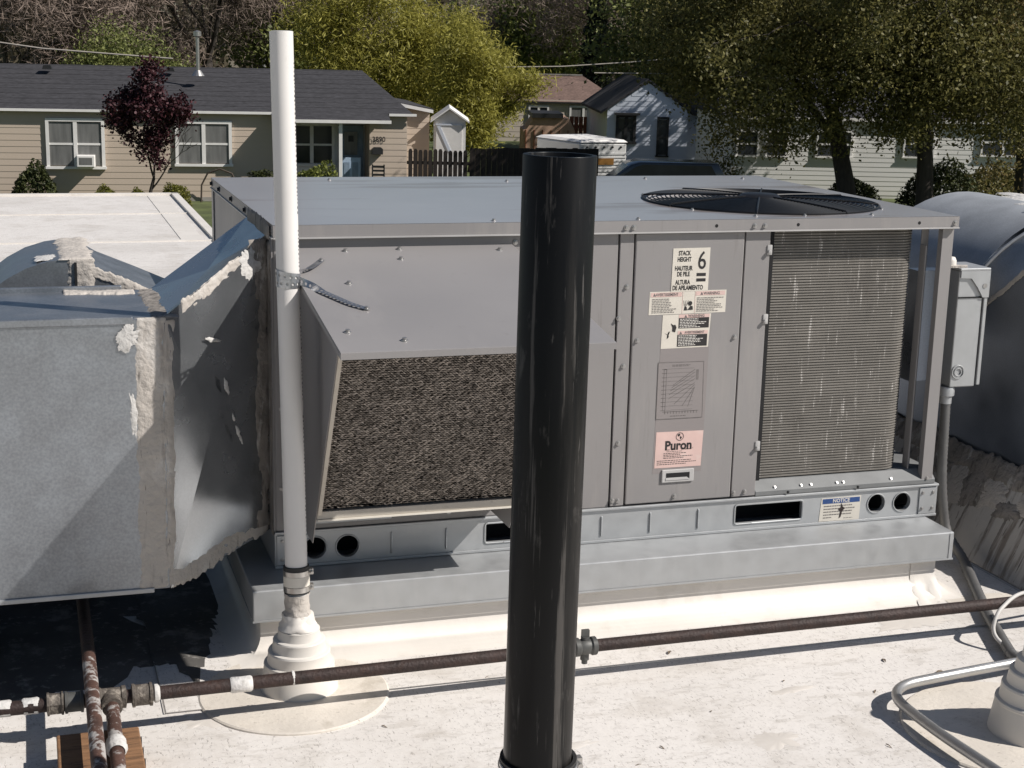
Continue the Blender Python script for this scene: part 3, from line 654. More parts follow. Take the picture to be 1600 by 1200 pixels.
# ================================================================ pipes, ducts and fittings on the roof
def paste(mb, A, B, wv, nrm, w0, w1, nu=28, nv=6, thick=.006, rag=.35, seed=0.0, taper=True):
    """a hand-trowelled strip along A-B reaching from w0 to w1 along wv, thin at its ragged edges"""
    A, B, wv, nrm = Vector(A), Vector(B), Vector(wv).normalized(), Vector(nrm).normalized(); P = []
    nu, nv, thick = int(nu * 2.2), max(nv, 8), thick * .5
    for i in range(nu + 1):
        s = i / nu; row = []; ln = (B - A).length * 14
        def edge(k): return rag * (w1 - w0) * (.55 * mnoise.noise((s * ln * .8 + seed, seed, k)) + .35 * mnoise.noise((s * ln * 3 + seed, seed, k + 3)) + .25 * mnoise.noise((s * ln * 9, seed, k + 7)))
        e0, e1 = edge(1), edge(9)
        for j in range(nv + 1):
            t = j / nv; w = (w0 + e0) * (1 - t) + (w1 + e1) * t
            h = thick * (.6 + .6 * mnoise.noise((s * ln * .7 + seed, t * 2, seed)) + .25 * mnoise.noise((s * ln * 3, t * 5, seed))) * min(1, 6 * t * (1 - t) + .1)
            if j in (0, nv) or (i in (0, nu)): h = -.0012
            else: h = max(h, .0007)
            row.append(A.lerp(B, s) + wv * w + nrm * h)
        P.append(row)
    mb.grid(P, nu, nv)

def smear(parent, c, a, b, nrm, seed, h=.001, name='paint_smear', m_='paste'):
    """a thin ragged dab: a fan with noisy radius"""
    c, a, b, nrm = Vector(c), Vector(a), Vector(b), Vector(nrm).normalized(); n = 88; pts = [c + nrm * h]
    for ring_, hh in ((.72, h * .8), (1.0, -.0006)):
        for k in range(n):
            t = 2 * pi * k / n; q = ring_ * (1 + .5 * mnoise.noise((cos(t) * 1.6 + seed, sin(t) * 1.6, seed)) + .28 * mnoise.noise((cos(t) * 5 + seed, sin(t) * 5, seed)) + .16 * mnoise.noise((cos(t) * 14 + seed, sin(t) * 14, seed)))
            pts.append(c + a * cos(t) * q + b * sin(t) * q + nrm * hh)
    fs = [(0, 1 + k, 1 + (k + 1) % n) for k in range(n)] + [(1 + k, 1 + n + k, 1 + n + (k + 1) % n, 1 + (k + 1) % n) for k in range(n)]
    MB().add(pts, fs).build(name, M[m_], parent, smooth=80)

# --- supply duct in front (left edge of the picture)
DX0, DX1, DY0, DY1, DZ0, DZ1 = -1.9, -.262, -.12, .27, .012, .655
sd_ = thing('supply_duct', 'square galvanised duct at the left with cracked white sealant, leading into the unit', 'duct', (-.9, .07, DZ0))
body = MB().box(DX0, DX1, DY0, DY1, DZ0, DZ1).build('duct_box', M['galv_duct'], sd_, bevel=.004)
MB().box(DX0, -.33, DY0 - .004, DY0 + .02, DZ1 - .014, DZ1 + .0035).build('standing_seam', M['galv_duct'], sd_, bevel=.002)
MB().box(DX0, -.33, DY1 - .012, DY1 + .004, DZ1 - .003, DZ1 + .012).build('standing_seam', M['galv_duct'], sd_, bevel=.002)
MB().box(DX0, -.30, DY0 - .005, DY0 + .02, DZ0 - .006, DZ0 + .006).build('bottom_seam', M['galv'], sd_, bevel=.002)
A = [V(DX1, DY0, DZ0), V(DX1, DY0, DZ1), V(DX1, DY1, DZ1), V(DX1, DY1, DZ0)]
B = [V(-.002, .058, .08), V(-.002, .058, .816), V(-.002, .40, .816), V(-.002, .40, .08)]
tr = MB()
def crossed(mb, p, out):
    c = sum(p, Vector()) / 4 + Vector(out); mb.add(p + [c], [(0, 1, 4), (1, 2, 4), (2, 3, 4), (3, 0, 4)])
crossed(tr, [A[0], B[0], B[1], A[1]], (-.018, -.030, .0)); crossed(tr, [A[1], B[1], B[2], A[2]], (0, 0, -.016))
tr.add([A[0], A[3], B[3], B[0]], [(0, 1, 2, 3)]); tr.add([A[2], B[2], B[3], A[3]], [(0, 1, 2, 3)])
tr.build('transition', M['galv_bright'], sd_)
nf_ = (B[0] - A[0]).cross(V(0, 0, 1)).normalized()
nf_ = nf_ if nf_.y < 0 else -nf_
P = MB(); paste(P, (-.262, DY0, .655), (-.268, DY0, .014), (-1, 0, 0), (0, -1, 0), -.002, .066, 60, 10, .007, .22, 3.1); P.build('corner_sealant', M['sealant'], sd_, smooth=70)
ts = (B[0] - A[0]).normalized(); ts2 = V(ts.x, ts.y, 0).normalized()
P = MB(); paste(P, (-.2625, DY0, .65), (-.2625, DY0, .016), ts2, nf_, -.003, .034, 60, 8, .007, .28, 5.7); P.build('corner_sealant', M['sealant'], sd_, smooth=70)
P = MB(); paste(P, B[1] + V(.0, -.0, -.01), B[0] + V(0, 0, .01), -ts2, nf_, -.006, .055, 60, 8, .010, .45, 8.2); P.build('joint_sealant', M['sealant_dark'], sd_, smooth=70)
P = MB(); paste(P, (-.0005, .06, .80), (-.0005, .06, .075), (0, -1, 0), (-1, 0, 0), -.01, .05, 60, 6, .007, .3, 2.2); P.build('joint_sealant', M['sealant_dark'], sd_, smooth=70)
up_ = (B[1] - A[1]).normalized()
P = MB(); paste(P, A[1] + (B[1] - A[1]) * .16, A[1] + (B[1] - A[1]) * .93, V(0, 0, -1), nf_, -.002, .034, 46, 6, .008, .4, 6.6); P.build('edge_sealant', M['sealant'], sd_, smooth=70)
smear(sd_, A[1].lerp(B[1], .84) + V(0, 0, -.045) + nf_ * .0025, ts2 * .028, V(0, 0, .04), nf_, 9.6, .0015)
P = MB(); paste(P, A[0] + (B[0] - A[0]) * .02, A[0] + (B[0] - A[0]) * .98, V(0, 0, 1), nf_, -.004, .05, 46, 6, .005, .5, 4.4); P.build('edge_sealant', M['sealant'], sd_, smooth=70)
P = MB(); paste(P, A[1] + V(-.01, .0, .0), A[2] + V(-.01, 0, 0), (-1, 0, 0), (0, 0, 1), -.045, .02, 40, 8, .014, .35, 1.9); P.build('joint_sealant', M['sealant_dark'], sd_, smooth=70)
P = MB(); paste(P, (-.30, DY1 - .02, DZ1), (-.47, DY1 - .005, DZ1), (0, -1, 0), (0, 0, 1), -.01, .05, 24, 6, .014, .45, 7.9); P.build('edge_sealant', M['sealant'], sd_, smooth=70)
smear(sd_, (-.345, DY0 - .0042, .612), (.024, 0, .004), (.004, 0, .03), (0, -1, 0), 2.1)
smear(sd_, (-.333, DY0, .43), (.010, 0, 0), (-.004, 0, .05), (0, -1, 0), 5.3)
for k, (q, w, sa, sb) in enumerate(((.42, .80, .03, .008), (.50, .62, .012, .02), (.60, .44, .010, .016), (.64, .40, .007, .012), (.55, .50, .006, .010))):
    c = A[0].lerp(B[0], q) * (1 - w) + A[1].lerp(B[1], q) * w + nf_ * (.0345 * (1 - max(abs(2 * q - 1), abs(2 * w - 1))) + .0004)
    smear(sd_, c, ts2 * sa * .7 + V(0, 0, -sb * .6), V(0, 0, sb * .7), nf_, 9 + k * 3.3, .0008)
# sealant smeared on the unit's lid corner where the duct meets it
P = MB(); paste(P, (-.0035, .02, .846), (-.0035, .36, .846), (0, 0, -1), (-1, 0, 0), 0, .045, 30, 6, .009, .45, 11.2); P.build('lid_sealant', M['sealant_dark'], sd_, smooth=70)
for x in (-.75, -1.5):
    MB().box(x - .03, x + .03, .0, .2, ZF, DZ0 + .002).build('duct_support', M['rust'], sd_)

# --- return duct behind it, with the rounded elbow
rd_ = thing('return_duct', 'rounded galvanised elbow duct with a sealed joint, behind the square duct', 'duct', (-.45, .65, .1))
prof = [(-.002, .515), (-.10, .556), (-.262, .629), (-.365, .673), (-.405, .698), (-.45, .709), (-.50, .702), (-.552, .686), (-.60, .660), (-.65, .622), (-.70, .568), (-.74, .49), (-.76, .40), (-.76, ZF + .02), (-.40, ZF + .02), (-.40, .30), (-.37, .22), (-.32, .18), (-.002, .12)]
MB().prism(prof, 'y', .45, .85).build('elbow_duct', M['galv_duct'], rd_, smooth=25)
P = MB()
for (a, b) in (((-.398, .695), (-.472, .7075)),): paste(P, (-.435, .446, .7075), (-.435, .856, .7075), (-1, 0, .0), (0, 0, 1), -.045, .035, 40, 8, .012, .35, 2.9)
P.build('joint_sealant', M['sealant'], rd_, smooth=70)
P = MB(); paste(P, (-.43, .45, .708), (-.43, .45, .55), (-1, 0, 0), (0, -1, 0), -.045, .025, 30, 8, .010, .3, 6.1); P.build('joint_sealant', M['sealant'], rd_, smooth=70)
P = MB(); paste(P, (-.40, .45, .694), (-.25, .45, .622), (0, 0, 1), (0, -1, 0), -.03, .004, 30, 5, .010, .4, 3.1); P.build('edge_sealant', M['sealant'], rd_, smooth=70)
smear(rd_, (-.505, .52, .7025), (.03, 0, .004), (0, .05, 0), (-.2, 0, 1), 13.1)
MB().box(-.434, -.428, .442, .448, .40, .70).build('seam_gap', M['hole'], rd_)

# --- duct at the right edge, on its stained white base
rg = thing('tall_side_duct', 'dark galvanised duct on a stained white base at the right edge', 'duct', (2.7, .5, ZF))
RX, RY = 2.20, .02
base = MB(); base.hexa([(2.06, -.34, ZF), (3.2, -.34, ZF), (3.2, 1.2, ZF), (2.06, 1.2, ZF), (2.188, RY - .20, .085), (3.1, RY - .20, .085), (3.1, 1.12, .085), (2.188, 1.12, .085)])
base.build('stained_base', M['dirty_base'], rg, bevel=.008)
sl = V(2.188 - 2.06, 0, .275).normalized(); bn = V(-.275, 0, .128).normalized()
P = MB(); paste(P, (2.176, RY - .20, .062), (2.176, 1.12, .062), sl, bn, -.030, .04, 80, 12, .012, .35, 5.5); P.build('base_sealant', M['sealant_dark'], rg, smooth=70)
for k in range(9):
    y = -.14 + .09 * k; smear(rg, V(2.06, y, ZF) + sl * (.20 + .02 * sin(k * 2.3)) + bn * .001, V(0, .06, 0), sl * (.045 + .02 * sin(k * 5.1)), bn, 30 + k * 1.9, .004, 'base_sealant', 'sealant' if k % 2 else 'sealant_dark')
rd = random.Random(5)
for k in range(10):
    y = -.12 + .7 * rd.random(); smear(rg, V(2.06, y, ZF) + sl * (.10 + .04 * rd.random()) + bn * .0008, V(0, rd.uniform(.002, .005), 0), sl * rd.uniform(.03, .07), bn, k * 2.7, .0008, 'tar_run', 'sealant_dark')
def rz(y): return .555 + (.30 - y) * .711        # sloping upper edge of the riser
rs = MB(); rs.prism([(RY, .08), (RY, .752), (.16, .655), (.30, .555), (.42, .50), (1.1, .50), (1.1, .10)], 'x', RX, 3.05)
rs.build('riser_box', M['galv_shaded'], rg)
EC, ER = (2.52, .405), .405
arc = [(EC[0] - ER * cos(a), EC[1] + ER * sin(a)) for a in [radians(2 + 6 * k) for k in range(27)]]
el = MB(); P = [[(x, .35, z), (x, .60, z), (x, .95, z)] for x, z in arc]; el.grid(P, len(arc) - 1, 2)
el.build('elbow_heel', M['galv_matte'], rg, smooth=60)
bk = MB(); bk.add([(x, .95, z) for x, z in arc], [tuple(range(len(arc)))]); bk.build('elbow_back', M['galv_duct'], rg)
# sloping cheek between the riser's upper edge and the elbow
n_ = 10; P = []
for i in range(n_ + 1):
    t = i / n_; y = .36 - .34 * t; lo = V(RX - .0005, y, rz(y))
    a = radians(28 + 62 * t); hi = V(EC[0] - ER * cos(a), .35 - .08 * t, EC[1] + ER * sin(a)); mid = lo.lerp(hi, .5) + V(-.004, -.006, .012)
    P.append([lo, mid, hi])
ck = MB(); ck.grid(P, n_, 2); ck.build('elbow_cheek', M['galv_matte'], rg, smooth=60)
sm = MB(); sm.tube([q[2] + V(0, -.002, .002) for q in P], .006, 8); sm.build('elbow_seam', M['galv'], rg, smooth=60)
Q = MB(); paste(Q, P[0][0] + V(-.002, 0, 0), P[-1][0] + V(-.002, 0, 0), (0, .6, .6), (-1, 0, .2), -.012, .004, 50, 5, .005, .7, 3.9); Q.build('edge_sealant', M['sealant'], rg, smooth=70)
for k in range(5):
    smear(rg, (EC[0] - .06 + .05 * k, .42 + .11 * k, EC[1] + ER - .003 + (.0 if 0 < k else -.003)), (.035, .02, 0), (-.02, .07, 0), (0, 0, 1), 4 + k * 1.7, .004, 'joint_sealant')  # broad white dabs along the top of the elbow

# --- electrical disconnect with flexible conduit
dc = thing('disconnect_box', 'galvanised electrical disconnect box on the right side of the unit', 'electrical box', (1.99, .16, .34))
MB().box(1.948, 2.030, .10, .215, .340, .676).build('enclosure', M['galv'], dc, bevel=.003)
MB().box(1.9475, 2.0465, .094, .218, .6765, .684).build('rain_lid', M['galv'], dc, bevel=.002)
MB().prism([(1.950, .6764), (2.046, .6764), (2.046, .60), (2.026, .60), (2.008, .628), (1.985, .655), (1.950, .657)], 'y', .0935, .0985).build('front_hood', M['galv'], dc)
MB().box(2.033, 2.0445, .096, .2, .345, .676).build('cover_flange', M['galv'], dc, bevel=.002)
MB().box(1.9485, 2.028, .0978, .0995, .598, .602).build('cover_seam', M['hole'], dc)
for r in (.011, .019): MB().tube([(1.970 + r * cos(a), .0985, .385 + r * sin(a)) for a in [2 * pi * k / 20 for k in range(20)]], .0022, 6, closed=True).build('knockout', M['galv'], dc, smooth=60)
MB().tube([(2.030, .092, .633), (2.030, .099, .633)], .007, 12).build('lid_screw', M['zinc'], dc, smooth=40)
MB().box(1.852, 1.9475, .16, .215, .35, .67).build('mounting_bracket', M['galv_shaded'], dc)  # dark tone paints in the shaded side of the disconnect box
MB().lathe([(0, .03), (.012, .028), (.0165, .018), (.0165, 0)], (1.935, .13, .684), n=18).build('sealant_dome', M['flashing'], dc, smooth=60)
MB().prism([(1.925, .11), (1.975, .105), (1.985, .12), (1.93, .135)], 'z', .684, .690).build('sealant_smear', M['sealant'], dc)
fx = thing('flexible_conduit', 'ribbed grey flexible conduit dropping from the disconnect box to the roof', 'conduit', (1.95, .1, ZF))
pth = fillet([(1.955, .125, .338), (1.962, .12, .05), (1.985, .11, -.10), (2.008, .045, -.160), (1.9154, -.158, -.171), (1.82, -.355, -.171), (1.735, -.56, -.171), (1.60, -.80, -.171) if False else (1.72, -.60, -.171), (1.75, -1.6, -.171)], .07, 8)
dn = []
for a, b in zip(pth[:-1], pth[1:]):
    k = max(1, int((b - a).length / .006)); dn += [a.lerp(b, i / k) for i in range(k)]
m = MB(); m.tube(dn, [.0135 + (.0016 if i % 2 else 0) for i in range(len(dn))], 10); m.build('conduit_run', M['flex'], fx, smooth=60)
MB().lathe([(.0, .03), (.022, .03), (.024, .024), (.024, .004), (.018, 0), (.018, -.02)], (1.955, .125, .309), n=12).build('conduit_fitting', M['galv'], fx, smooth=40)

# --- rusty gas line
gp = thing('gas_pipe', 'rusty iron gas pipe running across in front of the unit', 'pipe', (.5, -.44, ZF))
GZ, GR = -.10, .0147
MB().tube([(-2.2, -.452, GZ), (-.47, -.452, GZ), (.6, -.437, GZ), (2.6, -.432, GZ)], GR, 16).build('pipe_run', M['rust'], gp, smooth=60)
def fit(name, x0, x1, r, mt, y=-.45, hexa=False, ribs=True, z=GZ):
    L_ = x1 - x0; m = MB()
    pr_ = [(GR, 0), (r * 1.12, .002), (r * 1.12, L_ * .16), (r, L_ * .2), (r, L_ * .8), (r * 1.12, L_ * .84), (r * 1.12, L_ - .002), (GR, L_)]
    m.lathe(pr_, (x0, y, z), (1, 0, 0), n=6 if hexa else 18); return m.build(name, mt, gp, smooth=30)
fit('union', -.552, -.515, .0235, M['fitting'], hexa=True); fit('union', -.516, -.475, .021, M['brass'])
fit('tee', -.452, -.388, .0215, M['fitting']); fit('coupling', -.379, -.333, .0225, M['fitting'])
MB().lathe([(GR, 0), (.020, .003), (.0195, .010), (GR, .014)], (-.333, -.45, GZ), (1, 0, 0), n=16).build('thread_paste', M['paste'], gp, smooth=60)
MB().tube([(-.42, -.45, GZ), (-.42, -.50, GZ)], .0215, 16).build('tee_branch', M['fitting'], gp, smooth=40)
MB().tube([(-.42, -.49, GZ), (-.425, -.8, GZ - .002), (-.43, -2.2, GZ - .002)], GR, 14).build('branch_run', M['rust_paste'], gp, smooth=60)
for x0, x1, s in ((-.170, -.122, 3), (-.60, -.565, 5), (-.70, -.62, 8)):
    m = MB(); m.lathe([(GR + .0005, 0), (GR + .003, .004), (GR + .0022, (x1 - x0) * .5), (GR + .003, x1 - x0 - .004), (GR + .0005, x1 - x0)], (x0, -.449, GZ), (1, 0, 0), n=16); m.build('paste_patch', M['paste'], gp, smooth=60)
MB().lathe([(GR + .001, 0), (GR + .0016, .003), (GR + .001, .006)], (-.035, -.4445, GZ), (1, .01, 0), n=16).build('paint_drip', M['paste'], gp, smooth=60)
vb = MB(); vb.lathe([(GR, 0), (.022, .004), (.022, .014), (.018, .018), (.021, .03), (.018, .042), (.022, .046), (.022, .056), (GR, .06)], (.625, -.4365, GZ), (1, 0, 0), n=14); vb.build('valve_body', M['brass'], gp, smooth=40)
vs_ = MB(); vs_.tube([(.655, -.4365, GZ - .032), (.655, -.4365, GZ + .026)], .0105, 12); vs_.box(.646, .664, -.441, -.432, GZ + .026, GZ + .042); vs_.tube([(.655, -.4365, GZ - .042), (.655, -.4365, GZ - .03)], .007, 10); vs_.build('valve_stem', M['brass'], gp, smooth=40)
g2 = thing('crossing_pipe', 'brown rusty pipe crossing over the gas line towards the camera', 'pipe', (-.46, -.4, ZF))
MB().tube([(-.455, 1.4, -.066), (-.458, -.30, -.066)], GR, 14).build('pipe_run', M['rust'], g2, smooth=60)
MB().tube([(-.458, -.30, -.066), (-.462, -.8, -.068), (-.466, -2.2, -.070)], GR + .0003, 14).build('pasted_run', M['rust_paste'], g2, smooth=60)
P = MB(); P.lathe([(GR + .001, 0), (GR + .006, .008), (GR + .003, .02), (GR + .007, .035), (GR + .001, .05)], (-.423, -.66, GZ), (0, -1, 0), n=14); P.build('thread_paste', M['paste'], gp, smooth=60)
wb = thing('timber_block', 'weathered orange-brown timber block under the pipes at the lower left', 'wood block', (-.46, -.66, ZF))
MB().box(-.535, -.372, -.76, -.565, ZF + .001, -.1175).build('block', M['wood'], wb, bevel=.003)
for k in range(4): MB().box(-.371, -.369, -.755 + .05 * k, -.748 + .05 * k, ZF + .01, -.125).build('end_crack', M['hole'], wb)

# --- black pipe close to the camera
bp = thing('black_vent_pipe', 'tall scuffed black plastic pipe standing in the centre foreground', 'pipe', (.238, -1.315, ZF))
BR = .0578
MB().lathe([(BR - .008, 1.05), (BR - .008, 1.1085), (BR - .0075, 1.1095), (BR - .0005, 1.1095), (BR, 1.1085), (BR, .10), (BR, ZF)], (.2355, -1.315, 0), (.0075, 0, 1), n=56).build('pipe', M['abs'], bp, smooth=40)
MB().lathe([(0, 1.051), (BR - .0075, 1.051)], (.2355, -1.315, 0), (.0075, 0, 1), n=32).build('pipe_bore', M['hole'], bp)
cpl = MB().lathe([(BR + .001, .100), (BR + .0075, .100), (BR + .0075, .096), (BR + .0065, .094), (BR + .0065, -.04), (BR + .001, -.04)], (.238, -1.315, 0), n=48).build('coupling_sleeve', M['rubber'], bp, smooth=30)
MB().lathe([(BR + .0072, .092), (BR + .0092, .091), (BR + .0092, -.03), (BR + .0072, -.031)], (.238, -1.315, 0), n=48).build('steel_shield', M['steel'], bp, smooth=30)
c = MB(); c.lathe([(BR + .0095, .086), (BR + .0105, .0855), (BR + .0105, .072), (BR + .0095, .0715)], (.238, -1.315, 0), n=48); c.box(.238 + BR + .004, .238 + BR + .020, -1.322, -1.308, .073, .090); c.tube([(.238 + BR + .012, -1.335, .081), (.238 + BR + .012, -1.30, .081)], .005, 8); c.build('worm_clamp', M['steel'], bp, smooth=30)

# --- white pipe with its boot
wp = thing('white_vent_pipe', 'tall white plastic pipe strapped to the intake hood', 'pipe', (0, -.31, ZF))
PB, PT = V(.003, -.305, -.02), V(-.0125, -.243, 1.2865); PA = (PT - PB).normalized(); PR = .0252
def wpt(z): return PB + (PT - PB) * ((z - PB.z) / (PT.z - PB.z))
MB().lathe([(0, (PT - PB).length - .012), (PR - .004, (PT - PB).length - .012), (PR - .004, (PT - PB).length), (PR, (PT - PB).length - .0008), (PR, 0)], PB, PA, n=48).build('pipe', M['pvc'], wp, smooth=40)
pt_ = MB(); rd = random.Random(9); z = .18
ca = atan2(CAM[1] + .31, CAM[0])                         # azimuth of the viewer from the pipe; the print runs near its right flank
while z < 1.22:
    c = wpt(z); a = ca + radians(74); w = rd.uniform(.004, .008)
    if not (.70 < z < .77):
        for da in (0, .07) if rd.random() > .35 else (0,):
            q = c + V(cos(a - da), sin(a - da), 0) * (PR + .0003); tn = V(-sin(a), cos(a), 0)
            pt_.add([q, q + tn * .0019, q + tn * .0019 + PA * w * .7, q + PA * w * .7], [(0, 1, 2, 3)])
    z += w + .003 + (.03 if rd.random() < .04 else 0)
po = pt_.build('printed_lettering', M['pvc_print'], wp); po['kind'] = 'stuff'
c0 = wpt(.045)
MB().lathe([(PR, 0), (PR + .004, .001), (PR + .004, .063), (PR, .064)], c0, PA, n=40).build('rubber_sleeve', M['rubber'], wp, smooth=30)
for z in (.049, .086):
    q = wpt(z); m = MB(); m.lathe([(PR + .0038, 0), (PR + .0052, .0008), (PR + .0052, .0125), (PR + .0038, .0132)], q, PA, n=40)
    m.box(q.x + PR + .002, q.x + PR + .012, q.y - .008, q.y + .006, q.z + .001, q.z + .014); m.tube([(q.x + PR + .008, q.y - .016, q.z + .007), (q.x + PR + .008, q.y + .012, q.z + .007)], .0035, 8); m.build('hose_clamp', M['steel'], wp, smooth=30)
MB().lathe([(PR + .0041, 0), (PR + .0045, .0002), (PR + .0045, .0235), (PR + .0041, .0237)], wpt(.0625), PA, n=40).build('sleeve_label', M['sticker'], wp, smooth=30)
P = MB(); n_ = 26; G_ = []
for i in range(13):
    z = .044 - .062 * i / 12; row = []
    for k in range(n_ + 1):
        a = 2 * pi * k / n_; r = PR + .002 + .0055 * max(0, mnoise.noise((cos(a) * 2, sin(a) * 2, z * 60))) + (.004 if i > 8 else 0); q = wpt(z); row.append(q + V(cos(a), sin(a), 0) * r)
    G_.append(row)
P.grid(G_, 12, n_); P.build('tape_wrap', M['rust_paste'] if False else M['sealant'], wp, smooth=70)
def boot(name, label, c, prof, patch, rp):
    b = thing(name, label, 'pipe boot', (c[0], c[1], ZF)); b['group'] = 'moulded pipe boots'
    MB().lathe(prof, (c[0], c[1], 0), n=56).build('stepped_cone', M['boot'], b, smooth=28)
    MB().lathe([(0, ZF + .0062), (rp - .004, ZF + .0062), (rp, ZF + .0035), (rp, ZF)], (patch[0], patch[1], 0), n=64).build('round_patch', M['patch'], b, smooth=20)
    return b
bprof = [(.0895, -.187), (.088, -.178), (.0835, -.15), (.0800, -.128), (.0810, -.1255), (.0800, -.121), (.0735, -.119), (.0705, -.098), (.0712, -.095), (.0695, -.091), (.0620, -.089), (.0590, -.070), (.0596, -.067), (.058, -.064), (.0500, -.0615), (.0470, -.044), (.0475, -.041), (.045, -.039), (.0385, -.036), (.036, -.02), (.0335, -.006), (.0255, -.002)]
b1 = boot('pipe_boot', 'white stepped rubber boot round the foot of the strapped white pipe', (.006, -.303), bprof, (-.01, -.33), .216)
P = MB(); G_ = []
for i in range(7):
    z = -.038 + .034 * i / 6; row = []
    for k in range(25):
        a = 2 * pi * k / 24; row.append(wpt(z) + V(cos(a), sin(a), 0) * (.044 - .012 * i / 6 + .007 * mnoise.noise((cos(a) * 2, sin(a) * 2, z * 80))))
    G_.append(row)
P.grid(G_, 6, 24); P.build('mastic_collar', M['flashing'], b1, smooth=70)
bprof2 = [(r * 1.14, (z - ZF) * 1.18 + ZF) for r, z in bprof]
b2 = boot('pipe_boot', 'grey-shaded stepped rubber boot at the lower right corner', (1.532, -.945), bprof2, (1.50, -.92), .25)
sp = thing('short_vent_pipe', 'short white pipe rising out of the boot at the lower right corner', 'pipe', (1.532, -.945, ZF))
MB().lathe([(.022, .105), (.029, .105), (.029, ZF + .01)], (1.532, -.945, 0), n=28).build('pipe', M['pvc'], sp, smooth=40)

# --- perforated strap holding the white pipe to the hood
hs = thing('hanger_strap', 'perforated metal strap wrapped round the white pipe and screwed to the hood', 'strap', (0, -.3, .7))
def perforated(mb, fn_, L_, w=.0095, pitch=.0125):
    """fn_(s, t) -> point; s runs along the strap, t across it"""
    n = max(1, int(L_ / pitch)); p_ = L_ / n; r = .0032
    for i in range(n):
        c = (i + .5) * p_; K = 12; sq = []; ci = []
        for k in range(K):
            a = 2 * pi * k / K + pi / K; t_ = min(p_ / 2 / max(abs(cos(a)), 1e-6), w / max(abs(sin(a)), 1e-6))
            sq.append(fn_(c + cos(a) * t_, sin(a) * t_)); ci.append(fn_(c + cos(a) * r, sin(a) * r))
        mb.add(sq + ci, [(k, (k + 1) % K, K + (k + 1) % K, K + k) for k in range(K)])
        for sx in (-1, 1):
            for sy in (-1, 1):
                q = fn_(c + sx * p_ / 2, sy * w)
                d = sorted(range(K), key=lambda k: (sq[k] - q).length)[:2]; mb.add([q, sq[d[0]], sq[d[1]]], [(0, 1, 2)])
def wrap(z0_, z1_, a0, a1):
    R = PR + .0016
    def f(s, t):
        a = a0 + s / R; q = wpt(z0_ + (z1_ - z0_) * (s / (abs(a1 - a0) * R))); return q + V(cos(a), sin(a), 0) * (R + .0002) + V(0, 0, t)
    return f, abs(a1 - a0) * R
m = MB(); f, L_ = wrap(.776, .757, radians(120), radians(400)); perforated(m, f, L_); m.build('upper_band', M['strap'], hs)
m = MB(); f, L_ = wrap(.753, .748, radians(130), radians(410)); perforated(m, f, L_); m.build('lower_band', M['strap'], hs)
def tail(pts, side, tw):
    pts = fillet(pts, .03, 6); ls = [0]
    for a, b in zip(pts[:-1], pts[1:]): ls.append(ls[-1] + (b - a).length)
    def f(s, t):
        s = min(max(s, 0), ls[-1]); i = max(k for k in range(len(ls)) if ls[k] <= s + 1e-9); i = min(i, len(pts) - 2)
        u_ = (s - ls[i]) / max(ls[i + 1] - ls[i], 1e-9); q = pts[i].lerp(pts[i + 1], u_); k = min(1, s / (ls[-1] * tw))
        d = V(0, 0, 1).lerp(Vector(side), k).normalized(); return q + d * t
    return f, ls[-1]
c = wpt(.756)
m = MB(); f, L_ = tail([c + V(.022, -.016, 0), c + V(.045, -.045, -.009), (.10, -.435, hz(-.435) + .004), (.128, -.466, hz(-.466) + .003)], (.55, .42, .0), .35); perforated(m, f, L_); m.build('front_tail', M['strap'], hs)
m = MB(); f, L_ = tail([c + V(.022, .014, .012), c + V(.042, .055, .008), (.078, -.15, hz(-.15) + .005), (.098, -.11, hz(-.11) + .003)], (.5, -.6, .0), .5); perforated(m, f, L_); m.build('rear_tail', M['strap'], hs)
screw(hs, (.126, -.464, hz(-.464) + .002), (radians(7), 0, 0)); screw(hs, (.096, -.113, hz(-.113) + .002), (radians(7), 0, 0))

# --- conduit loop and loose cable at the lower right
cl = thing('conduit_loop', 'bent steel conduit lying on the white roof at the lower right', 'conduit', (1.4, -.8, ZF))
lp = fillet([(3.2, -.50, -.160), (1.75, -.652, -.157), (1.50, -.682, -.157), (1.285, -.712, -.157), (1.279, -.93, -.157), (1.299, -1.14, -.157), (1.36, -1.9, -.160)], .11, 12)
MB().tube(lp, .0119, 16).build('conduit_run', M['conduit'], cl, smooth=60)
MB().lathe([(.012, 0), (.0155, .002), (.0155, .03), (.012, .032)], (1.455, -.6885, -.157), (1, .14, 0), n=14).build('conduit_coupling', M['conduit'], cl, smooth=30) if False else None
lc = thing('loose_cable', 'thin white cable looped over the gas pipe at the right edge', 'cable', (1.75, -.5, ZF))
MB().tube(fillet([(2.3, -.30, -.17), (1.98, -.39, -.10), (1.84, -.432, -.076), (1.75, -.48, -.105), (1.725, -.50, -.15), (1.75, -.55, -.181), (1.84, -.57, -.182), (2.2, -.55, -.182)], .06, 8), .0052, 8).build('cable_run', M['cable'], lc, smooth=60)

